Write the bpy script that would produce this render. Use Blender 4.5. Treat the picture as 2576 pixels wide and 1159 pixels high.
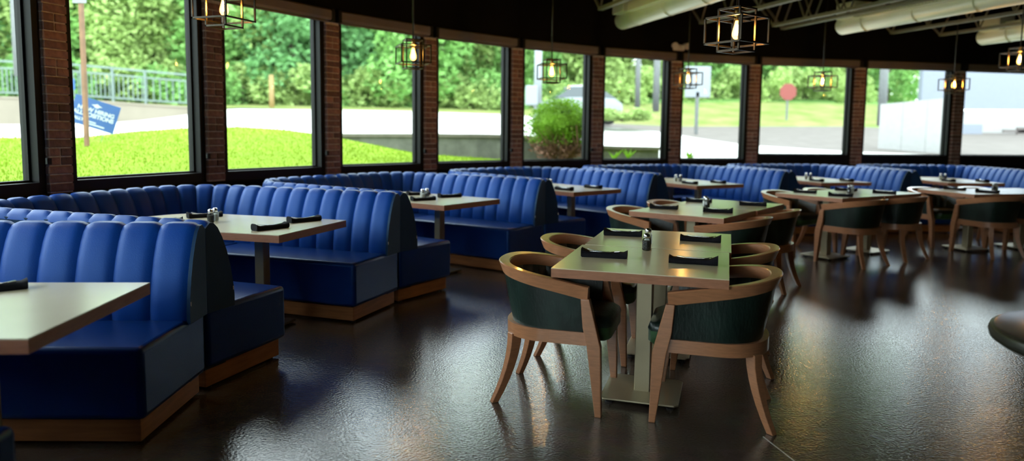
import bpy, math, random
from mathutils import Vector, Matrix
sin, cos, pi = math.sin, math.cos, math.pi
R_ = math.radians
random.seed(7)
for o in list(bpy.data.objects):
    bpy.data.objects.remove(o)
SC = bpy.context.scene
COL = SC.collection

# ------------------------------------------------------------------ camera
F, YP, PITCH, ROLL, CH = 1787.53, 501.99, 0.093412, -0.010859, 1.4241
cam_d = bpy.data.cameras.new('camera')
cam = bpy.data.objects.new('camera', cam_d)
COL.objects.link(cam)
cam_d.sensor_width = 36.0
cam_d.lens = F / 2576 * 36.0
cam_d.shift_y = -(579.5 - YP) / 2576
cam_d.clip_end = 400
cam.matrix_world = (Matrix.Translation((0, 0, CH)) @ Matrix.Rotation(pi / 2 - PITCH, 4, 'X')
                    @ Matrix.Rotation(-ROLL, 4, 'Z'))
cam_d.dof.use_dof = True
cam_d.dof.focus_distance = 4.1
cam_d.dof.aperture_fstop = 1.1
SC.camera = cam

# ------------------------------------------------------------------ sky, exposure
world = bpy.data.worlds.new('overcast_sky')
SC.world = world
world.use_nodes = True
bgn = world.node_tree.nodes['Background']
bgn.inputs[0].default_value = (0.86, 0.94, 1.0, 1)
bgn.inputs[1].default_value = 4.2
SC.view_settings.view_transform = 'Standard'
SC.view_settings.look = 'None'
SC.view_settings.gamma = 1
SC.view_settings.use_curve_mapping = False
SC.view_settings.exposure = 1.05
SC.cycles.max_bounces = 8
SC.cycles.transparent_max_bounces = 12
SC.cycles.sample_clamp_indirect = 6

# ------------------------------------------------------------------ pixel helpers (photo pixel -> direction)
def ray(x, y):
    xr, ur = (x - 1288) / F, (YP - y) / F
    cr, sr = cos(ROLL), sin(ROLL)
    X, u = xr * cr + ur * sr, -xr * sr + ur * cr
    c, s = cos(PITCH), sin(PITCH)
    return Vector((X, c + u * s, -s + u * c))
def at_z(x, y, z):
    d = ray(x, y)
    return Vector((0, 0, CH)) + d * ((z - CH) / d.z)
def at_y(x, y, Y):
    d = ray(x, y)
    return Vector((0, 0, CH)) + d * (Y / d.y)

# ------------------------------------------------------------------ materials
MATS = {}
def mat(name, col, rough=0.5, metal=0.0, spec=0.5, noise=0.0, nscale=8.0, col2=None, bump=0.0, bscale=40.0,
        coat=0.0, stretch=None, emit=None, estr=0.0, rand=0.0, sheen=0.0, coat_rough=0.1, tint=None):
    m = bpy.data.materials.new(name)
    m.use_nodes = True
    nt = m.node_tree
    b = nt.nodes['Principled BSDF']
    b.inputs['Roughness'].default_value = rough
    b.inputs['Metallic'].default_value = metal
    b.inputs['Specular IOR Level'].default_value = spec
    b.inputs['Coat Weight'].default_value = coat
    b.inputs['Coat Roughness'].default_value = coat_rough
    if sheen:
        b.inputs['Sheen Weight'].default_value = sheen
    b.inputs['Base Color'].default_value = (*col, 1)
    if tint:
        b.inputs['Specular Tint'].default_value = (*tint, 1)
    if emit:
        b.inputs['Emission Color'].default_value = (*emit, 1)
        b.inputs['Emission Strength'].default_value = estr
    tc = mp = None
    if noise or bump or col2:
        tc = nt.nodes.new('ShaderNodeTexCoord')
        mp = nt.nodes.new('ShaderNodeMapping')
        nt.links.new(tc.outputs['Object'], mp.inputs[0])
        if stretch:
            mp.inputs['Scale'].default_value = stretch
    out = None
    if noise or col2:
        n = nt.nodes.new('ShaderNodeTexNoise')
        n.inputs['Scale'].default_value = nscale
        n.inputs['Detail'].default_value = 6
        nt.links.new(mp.outputs[0], n.inputs['Vector'])
        r = nt.nodes.new('ShaderNodeValToRGB')
        r.color_ramp.elements[0].position = 0.3
        r.color_ramp.elements[1].position = 0.7
        a = col
        c2 = col2 or tuple(min(1, v * (1 + noise)) for v in col)
        r.color_ramp.elements[0].color = (*(a if col2 else tuple(v * (1 - noise) for v in col)), 1)
        r.color_ramp.elements[1].color = (*c2, 1)
        nt.links.new(n.outputs['Fac'], r.inputs[0])
        out = r.outputs[0]
    if rand:
        oi = nt.nodes.new('ShaderNodeObjectInfo')
        hs = nt.nodes.new('ShaderNodeHueSaturation')
        mr = nt.nodes.new('ShaderNodeMapRange')
        mr.inputs['To Min'].default_value = 1 - rand
        mr.inputs['To Max'].default_value = 1 + rand
        nt.links.new(oi.outputs['Random'], mr.inputs['Value'])
        nt.links.new(mr.outputs[0], hs.inputs['Value'])
        if out:
            nt.links.new(out, hs.inputs['Color'])
        else:
            hs.inputs['Color'].default_value = (*col, 1)
        out = hs.outputs[0]
    if out:
        nt.links.new(out, b.inputs['Base Color'])
    if bump:
        n2 = nt.nodes.new('ShaderNodeTexNoise')
        n2.inputs['Scale'].default_value = bscale
        n2.inputs['Detail'].default_value = 5
        nt.links.new(mp.outputs[0], n2.inputs['Vector'])
        bp = nt.nodes.new('ShaderNodeBump')
        bp.inputs['Strength'].default_value = bump
        bp.inputs['Distance'].default_value = 0.01
        nt.links.new(n2.outputs['Fac'], bp.inputs['Height'])
        nt.links.new(bp.outputs[0], b.inputs['Normal'])
    MATS[name] = m
    return m

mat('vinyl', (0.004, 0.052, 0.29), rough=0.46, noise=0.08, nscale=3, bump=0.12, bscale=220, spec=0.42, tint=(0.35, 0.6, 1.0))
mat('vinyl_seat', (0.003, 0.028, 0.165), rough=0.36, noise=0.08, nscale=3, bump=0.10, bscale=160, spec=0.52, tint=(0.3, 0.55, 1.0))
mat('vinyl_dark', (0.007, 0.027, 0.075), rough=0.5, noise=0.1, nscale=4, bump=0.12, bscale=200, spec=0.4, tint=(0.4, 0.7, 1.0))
mat('tag', (0.75, 0.75, 0.72), rough=0.6)
mat('plinth', (0.36, 0.135, 0.045), rough=0.45, noise=0.18, nscale=5, stretch=(1, 1, 9), bump=0.03, spec=0.3)
mat('wood', (0.40, 0.172, 0.08), rough=0.33, noise=0.13, nscale=9, stretch=(2, 2, 12), bump=0.03, bscale=60, coat=0.3)
mat('wood_edge', (0.36, 0.145, 0.07), rough=0.42, noise=0.14, nscale=8, stretch=(2, 2, 12))
mat('laminate', (0.74, 0.66, 0.45), rough=0.26, noise=0.05, nscale=2, spec=0.6, coat=0.5, coat_rough=0.16)
mat('bronze', (0.40, 0.34, 0.22), rough=0.38, metal=0.55, noise=0.06, nscale=5)
mat('bronze_dark', (0.16, 0.13, 0.085), rough=0.4, metal=0.5, noise=0.06, nscale=5)
mat('leather', (0.009, 0.020, 0.016), rough=0.32, noise=0.6, nscale=9, bump=0.25, bscale=70, spec=0.5, stretch=(1, 1, 0.35))
mat('leather_green', (0.03, 0.085, 0.03), rough=0.36, noise=0.35, nscale=12, bump=0.2, bscale=90)
mat('napkin', (0.006, 0.006, 0.009), rough=0.85, bump=0.4, bscale=300, spec=0.2)
mat('steel', (0.75, 0.75, 0.76), rough=0.16, metal=1.0)
mat('chrome', (0.55, 0.55, 0.56), rough=0.12, metal=1.0)
mat('pepper', (0.10, 0.09, 0.08), rough=0.9, noise=0.9, nscale=160)
mat('salt', (0.85, 0.84, 0.8), rough=0.9, noise=0.05, nscale=120)
mat('frame_black', (0.005, 0.0055, 0.006), rough=0.6, noise=0.1, nscale=4, spec=0.22)
mat('shade_box', (0.13, 0.105, 0.09), rough=0.5, noise=0.08, nscale=5)
mat('mortar', (0.52, 0.45, 0.38), rough=0.9, noise=0.25, nscale=30, bump=0.6, bscale=80)
mat('brick', (0.19, 0.102, 0.073), rough=0.85, noise=0.3, nscale=24, bump=0.8, bscale=70, rand=0.45)
mat('black_wall', (0.004, 0.004, 0.0045), rough=0.85, noise=0.15, nscale=3, spec=0.1)
mat('taupe_wall', (0.15, 0.125, 0.105), rough=0.8, noise=0.06, nscale=3)
mat('deck', (0.10, 0.085, 0.075), rough=0.7, noise=0.1, nscale=3)
mat('joist', (0.22, 0.20, 0.16), rough=0.55, noise=0.1, nscale=6)
mat('duct', (0.84, 0.83, 0.72), rough=0.38, noise=0.05, nscale=3, metal=0.1)
mat('duct_dark', (0.10, 0.10, 0.06), rough=0.6)
mat('cage', (0.045, 0.038, 0.03), rough=0.35, metal=0.9, noise=0.15, nscale=30)
mat('brass', (0.45, 0.30, 0.10), rough=0.3, metal=1.0)
mat('filament', (1, 0.7, 0.3), emit=(1.0, 0.56, 0.17), estr=340)
mat('chain', (0.55, 0.53, 0.5), rough=0.3, metal=0.8)
mat('off_white', (0.62, 0.58, 0.52), rough=0.6, noise=0.03)
mat('dark_top', (0.03, 0.03, 0.034), rough=0.22, noise=0.1, spec=0.7)
mat('dark_rim', (0.02, 0.02, 0.014), rough=0.35)
mat('rubber', (0.01, 0.01, 0.01), rough=0.7)
# outside
mat('lawn', (0.150, 0.235, 0.014), rough=0.9, noise=0.12, nscale=1.2, bump=0.25, bscale=60, spec=0.1)
mat('blade', (0.17, 0.26, 0.017), rough=0.8, noise=0.15, nscale=0.8, spec=0.1)
mat('concrete_drive', (0.42, 0.41, 0.385), rough=0.85, noise=0.06, nscale=1.5)
mat('concrete_wall', (0.20, 0.172, 0.132), rough=0.9, noise=0.1, nscale=1.2)
mat('asphalt', (0.115, 0.10, 0.092), rough=0.9, noise=0.12, nscale=2, spec=0.1)
mat('block_wall', (0.12, 0.12, 0.10), rough=0.9, noise=0.2, nscale=6, rand=0.12)
mat('block_cap', (0.13, 0.115, 0.088), rough=0.9, noise=0.15, nscale=6)
mat('verge', (0.10, 0.155, 0.03), rough=0.9, nscale=1.0, col2=(0.19, 0.185, 0.075), spec=0.1)
mat('forest_floor', (0.09, 0.17, 0.045), rough=0.95, noise=0.5, nscale=0.5, spec=0.05)
mat('leaf_a', (0.20, 0.38, 0.11), rough=0.7, noise=0.25, nscale=0.9, rand=0.15, spec=0.2)
mat('leaf_b', (0.16, 0.34, 0.13), rough=0.7, noise=0.25, nscale=0.9, rand=0.15, spec=0.2)
mat('leaf_c', (0.33, 0.45, 0.15), rough=0.7, noise=0.25, nscale=0.9, rand=0.15, spec=0.2)
mat('bush_leaf', (0.13, 0.26, 0.015), rough=0.7, noise=0.45, nscale=2.5, spec=0.2)
mat('bush_twig', (0.16, 0.075, 0.045), rough=0.85, noise=0.4, nscale=4)
mat('bark', (0.09, 0.07, 0.05), rough=0.9, noise=0.3, nscale=6)
mat('galvanised', (0.13, 0.17, 0.155), rough=0.5, metal=0.2, noise=0.08)
mat('rust_post', (0.20, 0.10, 0.055), rough=0.7, noise=0.2, nscale=8)
mat('pole_grey', (0.11, 0.115, 0.115), rough=0.7, noise=0.1)
mat('sign_blue', (0.012, 0.065, 0.22), rough=0.5, noise=0.04)
mat('print_white', (0.40, 0.43, 0.45), rough=0.6)
mat('sign_red', (0.19, 0.035, 0.025), rough=0.6)
mat('yellow_post', (0.22, 0.14, 0.045), rough=0.6)
mat('paint_white', (0.20, 0.215, 0.235), rough=0.4)
mat('car_glass', (0.04, 0.05, 0.055), rough=0.08)
mat('facade_white', (0.29, 0.285, 0.28), rough=0.8, noise=0.04)
mat('facade_blue', (0.165, 0.18, 0.22), rough=0.7, noise=0.03)
mat('facade_dark', (0.10, 0.08, 0.075), rough=0.7)

def make_leafy(name, k=0.35):
    m = MATS[name]
    nt = m.node_tree
    b = nt.nodes['Principled BSDF']
    o = nt.nodes['Material Output']
    t = nt.nodes.new('ShaderNodeBsdfTranslucent')
    l = b.inputs['Base Color'].links
    if l:
        nt.links.new(l[0].from_socket, t.inputs[0])
    mx = nt.nodes.new('ShaderNodeMixShader')
    mx.inputs[0].default_value = k
    nt.links.new(b.outputs[0], mx.inputs[1])
    nt.links.new(t.outputs[0], mx.inputs[2])
    nt.links.new(mx.outputs[0], o.inputs[0])
for k_ in ('leaf_a', 'leaf_b', 'leaf_c', 'bush_leaf', 'blade'):
    make_leafy(k_)
def glass_pane(name, tint=(0.93, 0.97, 0.95), refl=0.10):
    m = bpy.data.materials.new(name)
    m.use_nodes = True
    nt = m.node_tree
    nt.nodes.clear()
    o = nt.nodes.new('ShaderNodeOutputMaterial')
    t = nt.nodes.new('ShaderNodeBsdfTransparent')
    t.inputs[0].default_value = (*tint, 1)
    g = nt.nodes.new('ShaderNodeBsdfGlossy')
    g.inputs['Roughness'].default_value = 0.0
    lw = nt.nodes.new('ShaderNodeLayerWeight')
    lw.inputs['Blend'].default_value = refl
    mx = nt.nodes.new('ShaderNodeMixShader')
    nt.links.new(lw.outputs['Fresnel'], mx.inputs[0])
    nt.links.new(t.outputs[0], mx.inputs[1])
    nt.links.new(g.outputs[0], mx.inputs[2])
    nt.links.new(mx.outputs[0], o.inputs[0])
    MATS[name] = m
glass_pane('pane')
glass_pane('jar_glass', (0.85, 0.88, 0.87), 0.35)

def bulb_glass():
    m = bpy.data.materials.new('bulb_glass')
    m.use_nodes = True
    nt = m.node_tree
    nt.nodes.clear()
    o = nt.nodes.new('ShaderNodeOutputMaterial')
    t = nt.nodes.new('ShaderNodeBsdfTransparent')
    t.inputs[0].default_value = (1.0, 0.80, 0.45, 1)
    e = nt.nodes.new('ShaderNodeEmission')
    e.inputs[0].default_value = (1.0, 0.50, 0.12, 1)
    e.inputs[1].default_value = 2.2
    ad = nt.nodes.new('ShaderNodeAddShader')
    nt.links.new(t.outputs[0], ad.inputs[0])
    nt.links.new(e.outputs[0], ad.inputs[1])
    nt.links.new(ad.outputs[0], o.inputs[0])
    MATS['bulb_glass'] = m
bulb_glass()

def floor_material():
    m = bpy.data.materials.new('polished_concrete')
    m.use_nodes = True
    nt = m.node_tree
    b = nt.nodes['Principled BSDF']
    tc = nt.nodes.new('ShaderNodeTexCoord')
    n1 = nt.nodes.new('ShaderNodeTexNoise')
    n1.inputs['Scale'].default_value = 0.9
    n1.inputs['Detail'].default_value = 8
    n1.inputs['Roughness'].default_value = 0.62
    r1 = nt.nodes.new('ShaderNodeValToRGB')
    r1.color_ramp.elements[0].position = 0.33
    r1.color_ramp.elements[1].position = 0.72
    r1.color_ramp.elements[0].color = (0.050, 0.037, 0.028, 1)
    r1.color_ramp.elements[1].color = (0.125, 0.098, 0.078, 1)
    n2 = nt.nodes.new('ShaderNodeTexNoise')
    n2.inputs['Scale'].default_value = 14
    n2.inputs['Detail'].default_value = 8
    mx = nt.nodes.new('ShaderNodeMix')
    mx.data_type = 'RGBA'
    mx.blend_type = 'OVERLAY'
    mx.inputs['Factor'].default_value = 0.35
    nt.links.new(tc.outputs['Object'], n1.inputs['Vector'])
    nt.links.new(tc.outputs['Object'], n2.inputs['Vector'])
    nt.links.new(n1.outputs['Fac'], r1.inputs[0])
    nt.links.new(r1.outputs[0], mx.inputs['A'])
    nt.links.new(n2.outputs['Color'], mx.inputs['B'])
    nt.links.new(mx.outputs['Result'], b.inputs['Base Color'])
    mr = nt.nodes.new('ShaderNodeMapRange')
    mr.inputs['To Min'].default_value = 0.07
    mr.inputs['To Max'].default_value = 0.15
    nt.links.new(n1.outputs['Fac'], mr.inputs['Value'])
    nt.links.new(mr.outputs[0], b.inputs['Roughness'])
    n3 = nt.nodes.new('ShaderNodeTexNoise')
    n3.inputs['Scale'].default_value = 75
    n3.inputs['Detail'].default_value = 4
    nt.links.new(tc.outputs['Object'], n3.inputs['Vector'])
    bp = nt.nodes.new('ShaderNodeBump')
    bp.inputs['Strength'].default_value = 0.16
    bp.inputs['Distance'].default_value = 0.01
    nt.links.new(n3.outputs['Fac'], bp.inputs['Height'])
    nt.links.new(bp.outputs[0], b.inputs['Normal'])
    b.inputs['Specular IOR Level'].default_value = 1.0
    MATS['floor'] = m
floor_material()

# ------------------------------------------------------------------ mesh helpers
class MB:
    def __init__(s):
        s.v, s.f = [], []
    def add(s, vs, fs):
        n = len(s.v)
        s.v += [tuple(v) for v in vs]
        s.f += [tuple(i + n for i in f) for f in fs]
        return s
    def box(s, x0, x1, y0, y1, z0, z1, M=None):
        vs = [Vector((x, y, z)) for z in (z0, z1) for y in (y0, y1) for x in (x0, x1)]
        if M:
            vs = [M @ v for v in vs]
        return s.add(vs, [(0, 2, 3, 1), (4, 5, 7, 6), (0, 1, 5, 4), (2, 6, 7, 3), (0, 4, 6, 2), (1, 3, 7, 5)])
    def cbox(s, x0, x1, y0, y1, z0, z1, c=0.01):
        """box with chamfered edges"""
        vs = []
        for X, Y, Z, a in ((1, 1, 0, 2), (1, 0, 1, 1), (0, 1, 1, 0)):
            pass
        pts = {}
        for ix, x in enumerate((x0, x1)):
            for iy, y in enumerate((y0, y1)):
                for iz, z in enumerate((z0, z1)):
                    dx, dy, dz = (c, -c)[ix], (c, -c)[iy], (c, -c)[iz]
                    pts[ix, iy, iz, 0] = (x, y + dy, z + dz)
                    pts[ix, iy, iz, 1] = (x + dx, y, z + dz)
                    pts[ix, iy, iz, 2] = (x + dx, y + dy, z)
        keys = list(pts)
        idx = {k: i for i, k in enumerate(keys)}
        F_ = []
        for a in range(3):
            for sd in (0, 1):
                ring = []
                for p, q in ((0, 0), (0, 1), (1, 1), (1, 0)):
                    k = [p, q]
                    k.insert(a, sd)
                    ring.append(idx[(*k, a)])
                flip = (sd == 0) ^ (a == 1)
                F_.append(tuple(ring if flip else ring[::-1]))
        for a in range(3):
            b, c2 = [i for i in range(3) if i != a]
            for p in (0, 1):
                for q in (0, 1):
                    k0 = [0, 0, 0]
                    k0[b], k0[c2] = p, q
                    k1 = list(k0)
                    k1[a] = 1
                    F_.append((idx[(*k0, b)], idx[(*k0, c2)], idx[(*k1, c2)], idx[(*k1, b)]))
        for ix in (0, 1):
            for iy in (0, 1):
                for iz in (0, 1):
                    F_.append(tuple(idx[ix, iy, iz, a] for a in range(3)))
        return s.add([pts[k] for k in keys], F_)
    def bar(s, p, q, w, h=None, up=(0, 0, 1)):
        p, q = Vector(p), Vector(q)
        h = h or w
        d = (q - p).normalized()
        u = Vector(up)
        if abs(d.dot(u)) > 0.99:
            u = Vector((1, 0, 0))
        a = d.cross(u).normalized()
        b = a.cross(d).normalized()
        vs = []
        for P in (p, q):
            for i, j in ((-1, -1), (1, -1), (1, 1), (-1, 1)):
                vs.append(P + a * (i * w / 2) + b * (j * h / 2))
        return s.add(vs, [(0, 1, 2, 3), (7, 6, 5, 4), (0, 4, 5, 1), (1, 5, 6, 2), (2, 6, 7, 3), (3, 7, 4, 0)])
    def loft(s, rings, closed=True, caps=True):
        n = len(rings[0])
        vs = [v for r in rings for v in r]
        fs = []
        for i in range(len(rings) - 1):
            for j in range(n if closed else n - 1):
                k = (j + 1) % n
                fs.append((i * n + j, i * n + k, (i + 1) * n + k, (i + 1) * n + j))
        if caps and closed:
            fs.append(tuple(range(n))[::-1])
            fs.append(tuple((len(rings) - 1) * n + j for j in range(n)))
        return s.add(vs, fs)
    def tube(s, pts, r, n=8):
        pts = [Vector(p) for p in pts]
        rings = []
        for i, p in enumerate(pts):
            d = (pts[min(i + 1, len(pts) - 1)] - pts[max(i - 1, 0)]).normalized()
            u = Vector((0, 0, 1)) if abs(d.z) < 0.95 else Vector((1, 0, 0))
            a = d.cross(u).normalized()
            b = a.cross(d).normalized()
            rr = r[i] if isinstance(r, (list, tuple)) else r
            rings.append([p + a * (rr * cos(2 * pi * k / n)) + b * (rr * sin(2 * pi * k / n)) for k in range(n)])
        return s.loft(rings)
    def lathe(s, prof, n=16, c=(0, 0)):
        return s.loft([[(c[0] + r * cos(2 * pi * k / n), c[1] + r * sin(2 * pi * k / n), z) for k in range(n)] for r, z in prof])
    def prism(s, poly, z0, z1):
        n = len(poly)
        return s.add([(x, y, z0) for x, y in poly] + [(x, y, z1) for x, y in poly],
                     [tuple(range(n))[::-1], tuple(range(n, 2 * n))] + [(i, (i + 1) % n, n + (i + 1) % n, n + i) for i in range(n)])
    def mesh(s, name, m, smooth=False, fix=True):
        me = bpy.data.meshes.new(name)
        me.from_pydata(s.v, [], s.f)
        if fix:
            import bmesh
            bm = bmesh.new()
            bm.from_mesh(me)
            bmesh.ops.recalc_face_normals(bm, faces=bm.faces)
            bm.to_mesh(me)
            bm.free()
        if m:
            me.materials.append(MATS[m])
        if smooth:
            me.polygons.foreach_set('use_smooth', [True] * len(me.polygons))
        me.update()
        return me
    def build(s, name, m, parent=None, smooth=False, bevel=0.0, fix=True, angle=None):
        o = new_obj(name, s.mesh(name, m, smooth or angle is not None, fix), parent)
        if bevel:
            md = o.modifiers.new('bevel', 'BEVEL')
            md.width = bevel
            md.segments = 3
            md.limit_method = 'ANGLE'
        if angle is not None:
            try:
                o.data.set_sharp_from_angle(angle=R_(angle))
            except Exception:
                pass
        return o

def new_obj(name, me, parent=None):
    o = bpy.data.objects.new(name, me)
    COL.objects.link(o)
    if parent:
        o.parent = parent
    return o
def tag(o, label=None, cat=None, group=None, kind=None):
    if label:
        o['label'] = label
    if cat:
        o['category'] = cat
    if group:
        o['group'] = group
    if kind:
        o['kind'] = kind
    return o
def empty(name, loc=(0, 0, 0), rz=0.0):
    o = bpy.data.objects.new(name, None)
    o.empty_display_size = 0.1
    COL.objects.link(o)
    o.location = loc
    o.rotation_euler = (0, 0, rz)
    return o
def struct(name, loc=(0, 0, 0), rz=0.0):
    return tag(empty(name, loc, rz), kind='structure')
def dup(root, loc=None, rz=None):
    def cp(o, par):
        c = o.copy()
        COL.objects.link(c)
        c.parent = par
        for ch in [x for x in CH_[o.name]]:
            cp(ch, c)
        return c
    CH_ = {}
    def walk(o):
        CH_[o.name] = list(o.children)
        for ch in o.children:
            walk(ch)
    walk(root)
    c = cp(root, None)
    for k in ('label', 'group'):
        if k in c:
            del c[k]
    if loc is not None:
        c.location = loc
    if rz is not None:
        c.rotation_euler = (0, 0, rz)
    return c

# ------------------------------------------------------------------ plan of the round room
CX, CY, RW = 6.8798, 1.8982, 10.967
PIER0, DP = R_(160.908), R_(8.1241)
def polar(r, a):
    return Vector((CX + r * cos(a), CY + r * sin(a), 0))
ZS, ZH = 1.013, 2.705
ZC = 3.95
piers = {i: polar(RW + 0.11, PIER0 - DP * i) for i in range(-7, 8)}
piers[8] = Vector((6.22, 13.02, 0))
piers[9] = Vector((8.27, 13.44, 0))
piers[10] = Vector((10.3, 13.9, 0))
back_poly = [piers[10], Vector((15, 12.5, 0)), Vector((17, 4, 0)), Vector((13, -7, 0)), Vector((4, -9, 0)), piers[-7]]

# floor
fl_poly = [(p + (p - Vector((CX, CY, 0))).normalized() * 0.1) for p in [piers[i] for i in range(-7, 11)] + back_poly[1:-1]]
mb = MB()
mb.add([(p.x, p.y, 0) for p in fl_poly] + [(p.x, p.y, -0.1) for p in fl_poly],
       [tuple(range(len(fl_poly)))[::-1]] + [tuple(range(len(fl_poly), 2 * len(fl_poly)))])
fl = tag(mb.build('floor', 'floor', fix=False), kind='structure')
# saw-cut control joints in the slab
def floor_joint(p, q, w=0.005):
    m = MB()
    m.bar((p.x, p.y, 0.0006), (q.x, q.y, 0.0006), w, 0.001)
    return m.build('control_joint', 'off_white', fl)
j0, j1 = at_z(1920, 1098, 0), at_z(2010, 1168, 0)
floor_joint(j0, j1)
mb = MB()
a0, a1 = at_z(2190, 1094, 0), at_z(2236, 1112, 0)
mb.bar((a0.x, a0.y, 0.001), (a1.x, a1.y, 0.001), 0.013, 0.001)
tag(mb.build('paper_scrap', 'print_white'), 'tiny white paper sliver lying on the open floor at lower right', 'scrap')

# ceiling: corrugated steel deck
DD = Vector((-0.31, 0.951, 0)).normalized()      # joist direction, towards the windows
DN = Vector((DD.y, -DD.x, 0))                    # across the joists
mb = MB()
org = Vector((5, 3, 0))
n = 190
rows = []
def span(t):
    """where the deck line at t crosses the outline of the room"""
    hits = []
    for a, b in zip(fl_poly, fl_poly[1:] + fl_poly[:1]):
        ta, tb = (a - org).dot(DD), (b - org).dot(DD)
        if (ta - t) * (tb - t) < 0:
            q = a.lerp(b, (t - ta) / (tb - ta))
            hits.append((q - org).dot(DN))
    return (min(hits), max(hits)) if len(hits) >= 2 else None
for i in range(n):
    t = -14 + 28 * i / (n - 1)
    z = ZC + (0.045 if (i // 2) % 2 else 0)
    sp_ = span(t)
    if not sp_:
        continue
    a = org + DD * t + DN * sp_[0]
    b = org + DD * t + DN * sp_[1]
    rows.append((Vector((a.x, a.y, z)), Vector((b.x, b.y, z))))
mb.loft([list(r) for r in rows], closed=False)
tag(mb.build('ceiling', 'deck', fix=False), kind='structure')

# ------------------------------------------------------------------ window wall
def bay_frame(p, q):
    mid = (p + q) / 2
    d = (q - p).normalized()
    M = Matrix.Translation(mid) @ Matrix(((d.x, -d.y, 0, 0), (d.y, d.x, 0, 0), (0, 0, 1, 0), (0, 0, 0, 1)))
    return M, (q - p).length, math.atan2(d.y, d.x), mid
# local frame: x along the wall (left to right as seen from inside), y outwards
BRICK_H, JOINT, PW, PD = 0.0575, 0.0103, 0.20, 0.22
brick_full = None
def unit_brick(w):
    m = MB()
    m.cbox(-w / 2, w / 2, -PD / 2 - 0.004, PD / 2, 0, BRICK_H, 0.004)
    return m.mesh('brick', 'brick')
BM1, BM2 = unit_brick(PW), unit_brick(PW / 2 - 0.005)
Z_P0, Z_P1 = 0.60, 2.655
for i in range(-7, 10):
    p, q = piers[i], piers[i + 1]
    M, L, rz, mid = bay_frame(p, q)
    zs = ZS if i < 7 else 1.095
    m = MB()
    m.box(-L / 2 - 0.02, L / 2 + 0.02, -0.09, 0.10, 0, 0.90, M)
    m.box(-L / 2 - 0.02, L / 2 + 0.02, -0.13, 0.11, 0.90, 0.925, M)
    tag(m.build('wall_lower', 'black_wall'), kind='structure')
    m = MB()
    m.box(-L / 2 - 0.03, L / 2 + 0.03, -0.10, 0.12, ZH + 0.06, ZC + 0.03, M)
    tag(m.build('wall_upper', 'black_wall'), kind='structure')
    w = struct('window_%d' % (i + 8), mid, rz)
    h = L / 2 - PW / 2 - 0.002
    fw = 0.062
    def fr(x0, x1, z0, z1, nm, y0=-0.066, y1=0.085):
        mm = MB()
        mm.box(x0, x1, y0, y1, z0, z1)
        return mm.build(nm, 'frame_black', w)
    fr(-h, -h + fw, 0.925, ZH + 0.06, 'jamb')
    fr(h - fw, h, 0.925, ZH + 0.06, 'jamb')
    fr(-h + fw, h - fw, 0.925, zs, 'bottom_rail')
    fr(-h + fw, h - fw, ZH, ZH + 0.06, 'head_rail')
    # inner glazing bead, a second thin step round the glass
    b = 0.016
    mm = MB()
    for x0, x1, z0, z1 in ((-h + fw, -h + fw + b, zs, ZH), (h - fw - b, h - fw, zs, ZH), (-h + fw, h - fw, zs, zs + b), (-h + fw, h - fw, ZH - b, ZH)):
        mm.box(x0, x1, 0.012, 0.07, z0, z1)
    mm.build('glazing_bead', 'frame_black', w)
    mm = MB()
    mm.box(-h + fw, h - fw, 0.040, 0.044, zs, ZH)
    mm.build('pane', 'pane', w)
for i in range(-7, 11):
    p = piers[i]
    a, b = piers.get(i - 1, p), piers.get(i + 1, p)
    d = (b - a).normalized()
    rz = math.atan2(d.y, d.x)
    pr = struct('brick_pier', p, rz)
    m = MB()
    m.box(-PW / 2 + 0.006, PW / 2 - 0.006, -PD / 2 + 0.006, PD / 2 - 0.01, 0, Z_P1)
    m.build('mortar_core', 'mortar', pr)
    m = MB()
    m.box(-PW / 2 - 0.01, PW / 2 + 0.01, -PD / 2 - 0.02, PD / 2, Z_P1, ZH + 0.075)
    m.build('bracket_block', 'frame_black', pr)
    if 0 <= i <= 10:
        z, k = Z_P0, i * 3
        while z + BRICK_H < Z_P1 + 0.002:
            jx = lambda: random.uniform(-0.003, 0.003)
            if (k * 7 + i) % 5 in (0, 2, 4):
                o = new_obj('brick', BM1, pr)
                o.location = (jx(), jx(), z)
            else:
                for sx in (-1, 1):
                    o = new_obj('brick', BM2, pr)
                    o.location = (sx * (PW / 4 + 0.0025), jx(), z)
            z += BRICK_H + JOINT
            k += 1
# plain walls of the rest of the room
for k, nm in enumerate(('wall_right', 'wall_side', 'wall_back', 'wall_rear', 'wall_entrance')):
    p, q = back_poly[k], back_poly[k + 1]
    M, L, rz, mid = bay_frame(p, q)
    m = MB()
    m.box(-L / 2 - 0.1, L / 2 + 0.1, -0.08, 0.12, 0, ZC + 0.05, M)
    tag(m.build(nm, 'taupe_wall'), kind='structure')

ordn = ['first', 'second', 'third', 'fourth', 'fifth', 'sixth', 'seventh', 'eighth', 'ninth', 'tenth', 'eleventh']
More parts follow.
